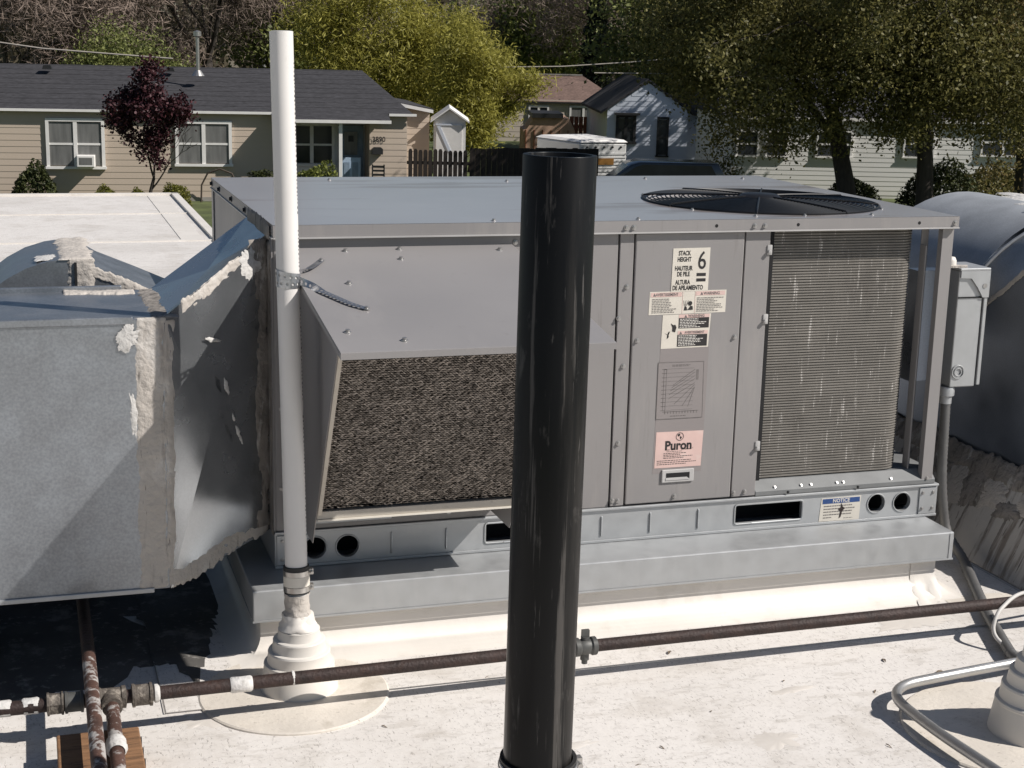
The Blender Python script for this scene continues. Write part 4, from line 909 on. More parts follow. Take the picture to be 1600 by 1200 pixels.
# --- faint stains, and floor dirt blackened to paint in the ducts' shade
smear(roof, (-.70, .42, ZF + .0006), (.62, 0, 0), (0, .48, 0), (0, 0, 1), 3.7, .0012, 'shade_grime_patch', 'shade_grime')
smear(roof, (-.28, .05, ZF + .0006), (.16, 0, 0), (0, .12, 0), (0, 0, 1), 8.7, .0012, 'shade_grime_patch', 'shade_grime')
smear(roof, (-.20, .30, ZF + .0048), (.12, 0, 0), (0, .40, 0), (0, 0, 1), 5.2, .0012, 'shade_grime_patch', 'shade_grime')
smear(roof, (-.24, -.05, ZF + .0048), (.07, 0, 0), (0, .06, 0), (0, 0, 1), 7.2, .0012, 'shade_grime_patch', 'shade_grime')
for k, (x, y, a_, b_) in enumerate(((.96, -.83, .05, .035), (.62, -.98, .07, .025), (.52, -.74, .05, .012), (1.12, -.60, .06, .012), (-.22, -.42, .06, .035), (1.62, -.30, .10, .04))):
    smear(roof, (x, y, ZF + (.0047 if y > -.36 else .0006)), (a_, .01, 0), (-.01, b_, 0), (0, 0, 1), k * 4.1 + .3, .0009, 'faint_stain', 'stain')

# --- small litter on the membrane
rd = random.Random(21)
lf = MB(); P = []
for i in range(5):
    t = i / 4; w = .35 * sin(pi * t) ** .8 + .02; P.append([(t - .5, -w * .45, .10 * sin(t * 4) + .02), (t - .5, 0, .06 * sin(t * 4)), (t - .5, w * .45, .13 * sin(t * 3 + 1) + .02)])
lf.grid(P, 4, 2); LEAF = lf.mesh('leaf', M['dry_leaf'])
spots = [(.92, -.33, .030), (1.30, -.66, .020), (1.42, -.50, .026), (.70, -.80, .016), (.62, -.86, .014), (1.05, -1.05, .030), (.44, -.36, .012), (1.18, -.92, .02), (.55, -.62, .012), (1.52, -.60, .03), (.15, -.55, .016), (-.05, -.80, .018), (1.36, -.72, .018), (.40, -.93, .02), (.88, -.66, .012), (1.12, -.55, .014)]
for i, (x, y, s) in enumerate(spots):
    o = bpy.data.objects.new('dry_leaf', LEAF); COL.objects.link(o); o.location = (x, y, ZF + .001 + (.0036 if y > -.37 else 0)); o.rotation_euler = (0, 0, rd.uniform(0, 6.28)); o.scale = (s, s * rd.uniform(.4, 1), s)
    tag(o, 'small dry leaf scrap lying on the sunlit white roof', 'leaf', 'leaf scraps on the roof')
pl = MB().prism([(-.02, -.009), (.02, -.009), (.02, .009), (-.02, .009)], 'z', 0, .0015); o = pl.build('paper_tag', M['sticker']); o.location = (-.241, .233, ZF + .001); o.rotation_euler = (0, 0, -.9)
tag(o, 'small white paper tag lying in the shade under the duct', 'tag')
# ================================================================ the street beyond, in its own frame (u along the fronts, v away)
TH = radians(15); UX, VX = V(cos(TH), -sin(TH), 0), V(sin(TH), cos(TH), 0)
def W(u, v, z): return V(CAM[0], CAM[1], 0) + UX * u + VX * v + V(0, 0, z)
def st(name, label, cat, u, v, z=ZG, rot=0.0, group=None, local=False):
    return thing(name, label, cat, (0, 0, 0) if local else (u, v, z), group, loc=W(u, v, z), rotz=-TH + rot)

M['grass'] = mat('lawn', (.085, .105, .035), .9, var=.35, scale=1.2, fine=.4, fscale=30, bump=.5, bscale=40)
M['asphalt'] = mat('asphalt', (.055, .054, .053), .9, var=.2, scale=2, fine=.2, fscale=80)
M['kerb'] = mat('concrete', (.33, .31, .28), .85, var=.15, scale=3)
M['tan'] = mat('tan_siding', (.52, .43, .345), .7, var=.05, scale=1.5, island=.06, dirt=((.36, .29, .24), .4, 1.6, (.3, 1, 4), .55, .2))
M['trim'] = mat('white_trim', (.80, .78, .75), .6, var=.06, scale=4)
M['shingle'] = mat('charcoal_shingles', (.038, .037, .041), .9, var=.25, scale=2.2, stretch=(1, 5, 5), fine=.5, fscale=7, bump=.5, bscale=9)
M['shingle_brown'] = mat('brown_shingles', (.145, .095, .078), .9, var=.15, scale=3, fine=.25, fscale=9)
M['glass'] = mat('window_glass', (.035, .04, .045), .12, var=.3, scale=1.5)
M['curtain'] = mat('curtained_glass', (.17, .17, .165), .2, var=.25, scale=2.5, stretch=(3, 1, .4))
M['blue_door'] = mat('blue_door_paint', (.20, .26, .33), .5)
M['blue_light'] = mat('pale_blue_paint', (.36, .46, .58), .5)
M['bluehouse'] = mat('blue_grey_siding', (.60, .645, .72), .7, var=.06, scale=2, island=.06)
M['whitehouse'] = mat('white_siding', (.72, .71, .68), .7, var=.07, scale=2, island=.06)
M['cream_house'] = mat('cream_siding', (.60, .52, .44), .75, var=.06, scale=2)
M['darkwood'] = mat('dark_fence', (.030, .022, .018), .85, var=.4, scale=5, stretch=(4, 4, .5), island=.5)
M['redwood'] = mat('red_fence', (.25, .09, .045), .8, var=.3, scale=3)
M['peach'] = mat('peach_canvas', (.52, .34, .24), .75, var=.12, scale=3)
M['camper'] = mat('camper_skin', (.66, .66, .65), .35, .15, var=.08, scale=3)
M['amber'] = mat('amber_glass', (.22, .11, .03), .3)
M['carwhite'] = mat('white_car_paint', (.74, .74, .73), .25, coat=.6, var=.02)
M['cardark'] = mat('black_car_paint', (.012, .013, .016), .2, coat=.8, var=.1)
M['tyre'] = mat('tyre', (.018, .018, .018), .85)
M['bark'] = mat('bark', (.075, .058, .045), .9, var=.3, scale=5, stretch=(3, 3, .6), bump=.6, bscale=14)
M['bark_dark'] = mat('dark_bark', (.040, .032, .026), .9, var=.3, scale=5, stretch=(3, 3, .6), bump=.6, bscale=14)
M['twig'] = mat('bare_twigs', (.205, .158, .128), .9, var=.3, scale=.6)
M['wire'] = mat('overhead_wire', (.42, .38, .33), .6)
M['iron'] = mat('black_iron', (.02, .02, .02), .5)
L_ = leafmat
M['lf_plum'] = L_('plum_leaves', (.020, .007, .010), (.085, .028, .034), .15)
M['lf_yellow'] = L_('yellow_green_leaves', (.20, .19, .036), (.52, .48, .115), .45)
M['lf_green'] = L_('green_leaves', (.060, .085, .02), (.26, .28, .07), .3)
M['lf_dull'] = L_('dull_green_leaves', (.09, .11, .034), (.28, .30, .10), .3)
M['lf_elm'] = L_('elm_leaves', (.075, .077, .026), (.25, .225, .078), .4)
M['lf_gold'] = L_('golden_leaves', (.10, .078, .028), (.34, .26, .11), .35)
M['lf_conifer'] = L_('conifer_needles', (.012, .018, .011), (.040, .048, .028), .1)
M['lf_bush'] = L_('bush_leaves', (.080, .090, .012), (.235, .225, .045), .3)
M['lf_darkbush'] = L_('dark_bush_leaves', (.022, .032, .010), (.080, .090, .030), .2)
M['lf_far'] = L_('far_foliage', (.07, .06, .042), (.18, .15, .10), .3)

# ---- ground
g = MB(); R_ = 600
g.add([(-R_, -R_, ZG), (R_, -R_, ZG), (R_, R_, ZG), (-R_, R_, ZG)], [(0, 1, 2, 3)]); tag(g.build('lawn', M['grass']), kind='structure')
def strip(name, m_, v0, v1, z, h=0.0):
    b = MB(); q = [W(-200, v0, z), W(200, v0, z), W(200, v1, z), W(-200, v1, z)]
    if h: b.sheet(q, h, (0, 0, 1))
    else: b.add(q, [(0, 1, 2, 3)])
    return tag(b.build(name, m_), kind='structure')
strip('road', M['asphalt'], 22, 32, ZG + .004)
strip('kerb', M['kerb'], 32, 32.2, ZG + .12, .12); strip('pavement', M['kerb'], 34.0, 35.3, ZG + .05, .05)

# ---- generic house pieces
def lapmesh(name, m_, ex):
    return MB().prism([(0, 0), (-.010, .002), (-.010, .005), (-.002, ex + .003), (0, ex + .004)], 'x', 0, 1).mesh(name, m_)
def siding(parent, u0, u1, v, z0, z1, ex, me, cut=None):
    """boards lapped up a wall facing the street; cut(zmid) may return a shortened (u0, u1)"""
    z = z0
    while z < z1 - ex * .4:
        a, b = (u0, u1) if cut is None else cut(z + ex * .6)
        if b - a > .1: place('siding_board', me, parent, (a, v, z), scale=(b - a, 1, 1))
        z += ex
def window(root, u0, u1, v, z0, z1, cols=2, rows=2, pane='glass', fr='trim', name='window', w=.09, label=None):
    f = MB(); d = .05
    f.box(u0, u1, v - d, v - .002, z1 - w, z1); f.box(u0 - .03, u1 + .03, v - d - .03, v - .002, z0, z0 + w * .8)
    f.box(u0, u0 + w, v - d, v - .002, z0 + w * .8, z1 - w); f.box(u1 - w, u1, v - d, v - .002, z0 + w * .8, z1 - w)
    o = f.build(name, M[fr], root)
    if label: o['label'] = label
    iu0, iu1, iz0, iz1 = u0 + w, u1 - w, z0 + w * .8, z1 - w
    for i in range(1, cols):
        x = iu0 + (iu1 - iu0) * i / cols; MB().box(x - w * .6, x + w * .6, v - d + .008, v - .003, iz0, iz1).build('mullion', M[fr], o)
    for i in range(cols):
        a = iu0 + (iu1 - iu0) * i / cols + (w * .6 if i else 0); b = iu0 + (iu1 - iu0) * (i + 1) / cols - (w * .6 if i < cols - 1 else 0)
        for r in range(rows):
            c = iz0 + (iz1 - iz0) * r / rows; e = iz0 + (iz1 - iz0) * (r + 1) / rows
            MB().box(a, b, v - .016, v - .006, c + .025, e - .025).build('pane', M[pane], o)
        for r in range(1, rows):
            z = iz0 + (iz1 - iz0) * r / rows; MB().box(a, b, v - .030, v - .004, z - .03, z + .03).build('sash_rail', M[fr], o)
    return o

# ---- tan house
H = st('tan_house', 'long low tan house with charcoal shingle roof and house number 3890', 'house', -8, 45, rot=radians(9))
VF, ZE, ZB = 45.0, -.95, ZG
lt = lapmesh('siding_board', M['tan'], .178)
w1 = MB().box(-24, -4.75, VF, 53.5, ZB, ZE).build('wall', M['tan'], H); siding(w1, -24, -4.78, VF, ZB + .12, ZE, .178, lt)
w2 = MB().box(-1.98, -.86, VF, 53.5, ZB, ZE).build('wall', M['tan'], H); siding(w2, -1.98, -.86, VF, ZB + .12, ZE, .178, lt)
MB().box(-4.75, -1.98, 46.3, 53.4, ZB, ZE).build('porch_wall', M['trim'], H)
MB().box(-24, -.84, VF - .03, VF + .1, ZB, ZB + .12).build('foundation', M['kerb'], H)
r_ = MB(); RZ = .17
r_.add([(-26, 44.86, ZE - .03), (-.70, 44.86, ZE - .03), (-1.78, 49, RZ), (-26, 49, RZ), (-.70, 53.9, ZE - .03), (-26, 53.9, ZE - .03)], [(0, 1, 2, 3), (3, 2, 4, 5), (1, 4, 2)])
r_.add([(-26, 44.86, ZE - .08), (-.70, 44.86, ZE - .08), (-.70, 53.9, ZE - .08), (-26, 53.9, ZE - .10)], [(3, 2, 1, 0)])
rf = r_.build('roof', M['shingle'], H)
MB().hexa([(-4.85, 44.9, ZE - .015), (-1.45, 44.9, ZE - .015), (-1.45, 44.25, ZE - .19), (-4.85, 44.25, ZE - .19), (-4.85, 44.9, ZE - .08), (-1.45, 44.9, ZE - .08), (-1.45, 44.25, ZE - .25), (-4.85, 44.25, ZE - .25)]).build('porch_roof', M['shingle'], H)
MB().box(-4.87, -1.43, 44.2, 44.25, ZE - .29, ZE - .20).build('porch_fascia', M['trim'], H)
MB().box(-26, -4.87, 44.80, 44.86, ZE - .10, ZE - .03).build('gutter', M['trim'], H); MB().box(-1.42, -.6, 44.80, 44.86, ZE - .10, ZE - .03).build('gutter', M['trim'], H)
for z in np.arange(ZE + .1, RZ, .125):      # shingle courses that break up the slope
    v_ = 44.86 + (z - ZE + .03) / (RZ - ZE + .03) * 4.14; MB().box(-26, -.80 - (v_ - 44.86) * .25, v_ - .02, v_ + .02, z - .005, z + .005).build('shingle_course', M['shingle'], rf)
window(H, -11.25, -9.62, VF - .028, -2.68, -1.24, 2, 2, 'curtain'); window(H, -7.64, -6.02, VF - .028, -2.58, -1.26, 2, 2, 'curtain')
ac = MB().box(-10.40, -9.90, VF - .42, VF - .03, -2.60, -2.27).build('window_air_conditioner', M['trim'], H, bevel=.02); MB().box(-10.33, -9.97, VF - .425, VF - .421, -2.53, -2.33).build('grille', M['curtain'], ac)
window(H, -4.30, -2.90, 46.29, -2.66, -1.34, 2, 2, 'glass')
dr = MB().box(-2.80, -2.04, 46.2, 46.29, ZB + .25, -1.42).build('front_door', M['blue_door'], H); MB().box(-2.62, -2.22, 46.17, 46.2, -2.3, -1.6).build('door_glass', M['curtain'], dr); MB().box(-2.50, -2.34, 46.13, 46.17, -1.9, -1.72).build('wreath', M['iron'], dr)
gt = MB().box(-2.80, -2.22, 45.25, 45.31, ZB + .2, -2.31).build('porch_gate', M['blue_light'], H); MB().box(-2.72, -2.55, 45.235, 45.25, ZB + .4, -2.45).build('gate_panel', M['blue_door'], gt); MB().box(-2.47, -2.30, 45.235, 45.25, ZB + .4, -2.45).build('gate_panel', M['blue_door'], gt)
MB().box(-4.75, -1.98, 45.0, 46.3, ZB, ZB + .2).build('porch_floor', M['kerb'], H)
for u in (-2.9, -4.70): MB().box(u - .05, u + .05, 44.35, 44.45, ZB, ZE - .25).build('porch_post', M['trim'], H)
nm = MB(); vs, fs = text_geo('3890', .22, 'CENTER', .9, .004); nm.add([(-1.71 + a, VF - .045, -1.75 + b) for a, b in vs], fs); nm.build('house_number', M['iron'], H)
mb_ = MB(); mb_.prism([(-1.92, -2.18), (-1.60, -2.18), (-1.60, -2.02), (-1.66, -1.97), (-1.86, -1.97), (-1.92, -2.02)], 'y', VF - .2, VF - .03); mb_.build('mailbox', M['iron'], H)
sk = MB().tube([(-6.94, 47.0, .05), (-6.94, 47.0, 1.12)], .055, 10).build('flue_pipe', M['steel'], H, smooth=60); MB().lathe([(.09, 0), (.12, .03), (.12, .16), (0, .2)], (-6.94, 47.0, 1.10), n=14).build('flue_cap', M['steel'], sk, smooth=40); MB().lathe([(.2, -.12), (.08, .05)], (-6.94, 47.0, .08), n=14).build('flue_flashing', M['steel'], sk)
for u in (-11.4, -7.78): MB().prism([(u - .14, .05), (u + .14, .05), (u + .10, .16), (u - .10, .16)], 'y', 47.9, 48.25).build('roof_vent', M['iron'], H)
e = MB().prism([(-.86, ZB), (.12, ZB), (.12, -1.03), (-.86, -.86)], 'y', 47.0, 53).build('side_wall', M['tan'], H); siding(e, -.86, .12, 47.0, ZB + .12, -1.05, .178, lt)
MB().hexa([(-.9, 46.8, -.80), (.2, 46.8, -1.0), (.2, 53, -1.0), (-.9, 53, -.80), (-.9, 46.8, -.72), (.2, 46.8, -.90), (.2, 53, -.90), (-.9, 53, -.72)]).build('side_roof', M['shingle'], H)
MB().hexa([(-.9, 46.76, -.84), (.2, 46.76, -1.04), (.2, 46.79, -1.04), (-.9, 46.79, -.84), (-.9, 46.76, -.74), (.2, 46.76, -.94), (.2, 46.79, -.94), (-.9, 46.79, -.74)]).build('side_fascia', M['trim'], H)
window(H, -.86, -.62, 46.97, -2.02, -1.33, 1, 1, 'glass', w=.05)
ch = thing('porch_chair', 'small dark chair on the porch beside the blue door', 'chair', (-1.75, 44.7, ZB), loc=W(-1.75, 44.7, ZB), rotz=-TH)
for du in (-.17, .17):
    for dv in (-.17, .17): MB().tube([(-1.75 + du, 44.7 + dv, ZB), (-1.75 + du, 44.7 + dv, ZB + (1.2 if dv > 0 else .62))], .022, 6).build('leg', M['iron'], ch)
MB().box(-1.95, -1.55, 44.5, 44.9, ZB + .6, ZB + .65).build('seat', M['iron'], ch)
for k in range(4): MB().box(-1.93, -1.57, 44.86, 44.89, ZB + .75 + .12 * k, ZB + .81 + .12 * k).build('back_slat', M['iron'], ch)
hs_ = st('garden_hose', 'thin brown hose arching against the tan house wall', 'hose', -6.5, 44.8)
MB().tube([(-6.95 + .02 * sin(k), 44.85, ZB + .1 + .9 * sin(pi * k / 12 * .93)) for k in range(0)] or [(-6.9, 44.85, ZB), (-6.88, 44.85, ZB + .5), (-6.7, 44.85, ZB + .85), (-6.35, 44.85, ZB + .98), (-6.0, 44.85, ZB + .85), (-5.85, 44.85, ZB + .5), (-5.8, 44.85, ZB)], .028, 6).build('hose_run', M['bark'], hs_, smooth=60)

# ---- white shed and fences
S = st('garden_shed', 'small white gabled shed with a diagonal-braced door beside the tan house', 'shed', .35, 48.5)
sp_ = [(-.16, ZG), (.84, ZG), (.84, -1.25), (.33, -.93), (-.16, -1.25)]
MB().prism(sp_, 'y', 48, 50.2).build('wall', M['trim'], S)
for a, b in (((-.26, -1.32), (.33, -.90)), ((.33, -.90), (.95, -1.32))):
    MB().hexa([(a[0], 47.85, a[1]), (b[0], 47.85, b[1]), (b[0], 50.3, b[1]), (a[0], 50.3, a[1]), (a[0], 47.85, a[1] + .05), (b[0], 47.85, b[1] + .05), (b[0], 50.3, b[1] + .05), (a[0], 50.3, a[1] + .05)]).build('roof', M['trim'], S)
dd = MB().box(-.08, .72, 47.95, 47.995, ZG + .1, -1.36).build('door', M['trim'], S); MB().hexa([(-.06, 47.93, -1.42), (.04, 47.93, -1.42), (.40, 47.93, -2.2), (.30, 47.93, -2.2), (-.06, 47.95, -1.42), (.04, 47.95, -1.42), (.40, 47.95, -2.2), (.30, 47.95, -2.2)]).build('brace', M['bluehouse'], dd)
MB().box(-.1, .74, 47.93, 47.95, -1.40, -1.35).build('lintel', M['bluehouse'], dd)
fc = st('picket_fence', 'dark brown picket fence between the tan house and the yard', 'fence', 0, 44)
pk = MB().prism([(-.058, 0), (.058, 0), (.058, 1.66), (.03, 1.72), (-.03, 1.72), (-.058, 1.66)], 'y', -.012, .012).mesh('picket', M['darkwood'])
for k in range(12): place('picket', pk, fc, (-.80 + .143 * k, 44 + .004 * (k % 2), ZG + random.uniform(-.02, .03)))
for z in (ZG + .3, ZG + 1.3): MB().box(-.9, .9, 44.02, 44.07, z, z + .09).build('fence_rail', M['darkwood'], fc)
f2 = st('board_fence', 'near-black board fence in deep shade running right behind the black pipe', 'fence', 3, 44)
pb = MB().box(-.078, .078, -.012, .012, 0, 1.78).mesh('fence_board', M['darkwood'])
for k in range(24): place('fence_board', pb, f2, (.98 + .16 * k, 44.1 + .05 * k, ZG + random.uniform(-.02, .02)))
MB().hexa([(.9, 44.15, ZG + .3), (4.8, 45.35, ZG + .3), (4.8, 45.4, ZG + .3), (.9, 44.2, ZG + .3), (.9, 44.15, ZG + .4), (4.8, 45.35, ZG + .4), (4.8, 45.4, ZG + .4), (.9, 44.2, ZG + .4)]).build('fence_rail', M['darkwood'], f2)

# ---- cars and camper
def car(name, label, u, v, rot, paint, suv=False):
    c = st(name, label, 'car', u, v, ZG + .006, rot, local=True)
    if suv: low = [(-2.3, .35), (2.3, .35), (2.32, .9), (1.3, 1.02), (-2.28, 1.0)]; cab = [(1.25, 1.0), (.55, 1.55), (.3, 1.62), (-1.9, 1.62), (-2.25, 1.0)]
    else: low = [(-2.2, .28), (2.2, .28), (2.22, .66), (1.2, .86), (-1.5, .90), (-2.2, .86)]; cab = [(1.1, .84), (.25, 1.38), (-.1, 1.44), (-.95, 1.42), (-1.75, .88)]
    MB().prism(low, 'y', -.87, .87).build('body', M[paint], c, bevel=.06, smooth=40)
    w = .74; cb_ = MB().prism(cab, 'y', -w, w).build('cabin', M[paint], c, bevel=.05, smooth=40)
    gl = []
    for sgn in (-1, 1):
        q = [(x * .86 + (-.05), z - .06 if z > 1.1 else z + .06) for x, z in cab]
        MB().prism(q, 'y', sgn * (w + .004) - .004, sgn * (w + .004) + .004).build('side_window', M['glass'], c)
    for i in (0, len(cab) - 2):
        a, b = cab[i], cab[i + 1]; n_ = Vector((b[1] - a[1], -(b[0] - a[0]))).normalized() * (.012 if i == 0 else .012)
        A_, B_ = Vector(a).lerp(Vector(b), .12), Vector(a).lerp(Vector(b), .9)
        s = MB(); s.add([(A_.x + n_.x, -w * .86, A_.y + n_.y), (B_.x + n_.x, -w * .8, B_.y + n_.y), (B_.x + n_.x, w * .8, B_.y + n_.y), (A_.x + n_.x, w * .86, A_.y + n_.y)], [(0, 1, 2, 3)]); s.build('windscreen' if i == 0 else 'rear_window', M['glass'], c)
    for x in (-1.35, 1.4):
        for sgn in (-1, 1):
            t = MB(); t.lathe([(.12, -.1), (.3, -.1), (.33, -.06), (.33, .06), (.3, .1), (.12, .1)], (x, sgn * .8, .33), (0, 1, 0), n=22); t.build('wheel', M['tyre'], c, smooth=40)
            MB().lathe([(0, sgn * .09), (.2, sgn * .1)], (x, sgn * .8, .33), (0, 1, 0), n=16).build('rim', M['steel'], c)
    for sgn in (-1, 1):
        MB().box(2.14, 2.235, sgn * .68 - .14, sgn * .68 + .14, .58, .72).build('headlight', M['steel'], c); MB().box(-2.29 if suv else -2.215, -2.15, sgn * .72 - .1, sgn * .72 + .1, .62, .82).build('tail_light', M['redwood'], c)
        MB().box(.72, .86, sgn * .95 - .08, sgn * .95 + .08, .98, 1.1).build('mirror', M[paint], c)
    return c
car('parked_car', 'white car parked just beyond the white roof edge', -5.75, 30.2, 0.0, 'carwhite')
car('parked_car', 'black sport utility vehicle parked before the blue-grey house', 5.9, 43.0, pi, 'cardark', True)
K = st('camper', 'white corrugated camper with marker lights behind the black pipe', 'camper', 4.35, 47.0, ZG - .12, 0, local=True)
MB().hexa([(-1.25, 1.6, .7), (0, 0, .7), (1.5, .5, .7), (.4, 2.3, .7), (-1.25, 1.6, 1.98), (0, 0, 1.93), (1.5, .5, 1.93), (.4, 2.3, 2.0)]).build('body', M['camper'], K, bevel=.05)
MB().hexa([(-1.28, 1.62, 1.985), (-.01, -.03, 1.945), (1.53, .48, 1.945), (.42, 2.33, 2.005), (-1.1, 1.6, 2.06), (.05, .1, 2.02), (1.4, .55, 2.02), (.4, 2.2, 2.08)]).build('roof', M['trim'], K)
fd = V(1.5, .5, 0).normalized(); fn2 = V(fd.y, -fd.x, 0)
for k in range(8): MB().obox(V(.75, .25, .86 + .105 * k) + fn2 * .012, fd * .77, fn2 * .012, V(0, 0, .026)).build('corrugation', M['camper'], K)
sdv = V(-1.25, 1.6, 0).normalized(); sn = V(-sdv.y, sdv.x, 0)
for k in range(3): MB().obox(V(-.62, .8, 1.0 + .3 * k) + sn * .006, sdv * 1.0, sn * .006, V(0, 0, .012)).build('side_trim', M['bluehouse'], K)
MB().obox(V(-.15, .19, 1.42) + sn * .012, sdv * .2, sn * .012, V(0, 0, .13)).build('side_window', M['glass'], K)
MB().obox(V(.75, .25, 1.36) + fn2 * .03, fd * .34, fn2 * .012, V(0, 0, .1)).build('front_window', M['amber'], K)
for k in range(5): q = V(.22 + .27 * k, .073 + .09 * k, 1.80); MB().lathe([(.0, .05), (.03, .045), (.035, 0)], q + fn2 * .0, fn2, n=8).build('marker_light', M['iron'], K)
for x, y in ((-.6, 1.3), (.9, .6)): MB().box(x - .1, x + .1, y - .1, y + .1, .1, .7).build('jack_stand', M['iron'], K)

# ---- brown-roofed house, canvas shed, red fence
BH = st('brown_roof_house', 'cream house with brown shingle roof in the middle distance', 'house', 6, 77)
wb_ = MB().box(2.6, 8.6, 75, 81, ZG - 1.6, -1.62).build('wall', M['cream_house'], BH)
lb = lapmesh('siding_board', M['cream_house'], .26); siding(wb_, 2.6, 8.6, 75, -3.4, -1.66, .26, lb)
MB().add([(2.2, 74.9, -1.66), (9.0, 74.9, -1.66), (7.2, 78, -.45), (3.6, 78, -.45), (9.0, 81.5, -1.66), (2.2, 81.5, -1.66)], [(0, 1, 2, 3), (1, 4, 2), (3, 2, 4, 5), (0, 3, 5)]).build('roof', M['shingle_brown'], BH)
MB().box(2.2, 9.0, 74.86, 74.9, -1.74, -1.66).build('eave_board', M['iron'], BH); MB().box(3.6, 7.2, 77.9, 78.1, -.46, -.40).build('ridge_cap', M['kerb'], BH)
window(BH, 6.35, 7.72, 74.97, -2.72, -1.83, 2, 1, 'curtain'); window(BH, 4.35, 5.35, 74.97, -2.75, -1.85, 2, 1, 'glass')
SH = st('canvas_shelter', 'peach canvas shelter with dark ridge beyond the camper', 'shelter', 4.5, 62)
MB().prism([(3.4, ZG), (5.5, ZG), (5.5, -2.3), (5.25, -1.80), (3.85, -1.80), (3.55, -2.25), (3.4, -2.3)], 'y', 62, 64.5).build('canvas_body', M['peach'], SH)
MB().box(3.75, 5.0, 61.9, 64.6, -1.80, -1.62).build('ridge_cover', M['iron'], SH)
for k in range(6): MB().box(3.5 + .34 * k, 3.53 + .34 * k, 61.96, 61.999, ZG, -2.28).build('canvas_rib', M['redwood'], SH)
RFc = st('red_fence', 'reddish board fence beside the brown-roofed house', 'fence', 7, 66)
rb = MB().box(-.09, .09, -.015, .015, 0, 1.7).mesh('fence_board', M['redwood'])
for k in range(14): place('fence_board', rb, RFc, (5.7 + .2 * k, 66, ZG + random.uniform(-.02, .02)))
MB().box(5.6, 8.5, 66.02, 66.07, ZG + 1.2, ZG + 1.3).build('fence_rail', M['redwood'], RFc)

# ---- blue-grey gabled house and the long white house under the elm
BL = st('blue_grey_house', 'blue-grey house with a street-facing gable left of the big elm', 'house', 8, 60)
gp_ = [(6.30, ZG), (9.42, ZG), (9.42, -1.22), (7.45, -.22), (6.30, -1.22)]
wb1 = MB().prism([(6.35, ZG), (9.42, ZG), (9.42, -1.24), (7.86, -.20), (6.35, -1.20)], 'y', 58, 66).build('wall', M['bluehouse'], BL)
lb2 = lapmesh('siding_board', M['bluehouse'], .185)
def gcut(z):
    if z < -1.22: return 6.35, 9.42
    t = (z + 1.22) / 1.02; return 6.35 + 1.51 * t, 9.42 - 1.56 * t
siding(wb1, 6.35, 9.42, 58, ZG + .1, -.3, .185, lb2, gcut)
for a, b in (((6.1, -1.40), (7.86, -.16)), ((7.86, -.16), (9.75, -1.42))):
    MB().hexa([(a[0], 57.92, a[1]), (b[0], 57.92, b[1]), (b[0], 66, b[1]), (a[0], 66, a[1]), (a[0], 57.92, a[1] + .09), (b[0], 57.92, b[1] + .09), (b[0], 66, b[1] + .09), (a[0], 66, a[1] + .09)]).build('roof', M['shingle'], BL)
window(BL, 6.68, 7.45, 57.97, -2.5, -1.42, 2, 2, 'glass', 'iron', w=.1); window(BL, 8.25, 8.70, 57.97, -2.97, -1.47, 1, 2, 'glass', 'iron', w=.07)
MB().box(6.6, 7.55, 57.6, 57.97, -1.42, -1.34).build('window_hood', M['iron'], BL)
wb2 = MB().box(9.5, 10.9, 59, 66, ZG, -1.35).build('side_wall', M['bluehouse'], BL); siding(wb2, 9.5, 10.9, 59, ZG + .1, -1.4, .185, lb2)
MB().box(9.4, 11.1, 58.6, 66, -1.35, -1.24).build('side_roof', M['shingle'], BL)
WH = st('long_white_house', 'long white lap-sided house in dappled shade behind the elm trunks', 'house', 15, 52)
lw = lapmesh('siding_board', M['whitehouse'], .155)
ww = MB().box(9.6, 24, 50, 57, ZG, -.98).build('wall', M['whitehouse'], WH); siding(ww, 9.62, 24, 50, ZG + .1, -1.0, .155, lw)
MB().add([(9.3, 49.9, -1.02), (24.5, 49.9, -1.02), (24.5, 53.5, .45), (9.3, 53.5, .45), (24.5, 57.5, -1.02), (9.3, 57.5, -1.02)], [(0, 1, 2, 3), (3, 2, 4, 5), (0, 3, 5), (1, 4, 2)]).build('roof', M['shingle'], WH)
MB().box(9.3, 24.5, 49.84, 49.9, -1.09, -.99).build('fascia', M['trim'], WH)
for a, b, z0_, z1_, cc in ((9.75, 10.5, -2.32, -1.45, 1), (10.72, 11.45, -2.32, -1.45, 1), (12.4, 13.6, -2.3, -1.4, 2), (15.3, 16.35, -2.25, -1.3, 2), (17.9, 19.4, -2.15, -1.2, 2)): window(WH, a, b, 49.97, z0_, z1_, cc, 2, 'glass', 'trim', w=.06)
dw = MB().box(20.2, 21.1, 49.9, 49.97, ZG + .2, -1.2).build('door', M['trim'], WH)
FW = st('far_white_house', 'white gabled house mostly hidden behind the white pipe and trees', 'house', -8.4, 85)
MB().prism([(-9.6, ZG), (-7.3, ZG), (-7.3, .55), (-8.4, 1.45), (-9.6, .55)], 'y', 85, 90).build('wall', M['trim'], FW)
for a, b in (((-9.9, .5), (-8.4, 1.55)), ((-8.4, 1.55), (-7.0, .5))): MB().hexa([(a[0], 84.8, a[1]), (b[0], 84.8, b[1]), (b[0], 90, b[1]), (a[0], 90, a[1]), (a[0], 84.8, a[1] + .1), (b[0], 84.8, b[1] + .1), (b[0], 90, b[1] + .1), (a[0], 90, a[1] + .1)]).build('roof', M['kerb'], FW)
window(FW, -8.0, -7.6, 84.97, -.6, .1, 1, 1, 'glass'); MB().tube([(-8.45, 85.5, 1.4), (-8.45, 85.5, 1.95)], .07, 8).build('vent_pipe', M['steel'], FW)

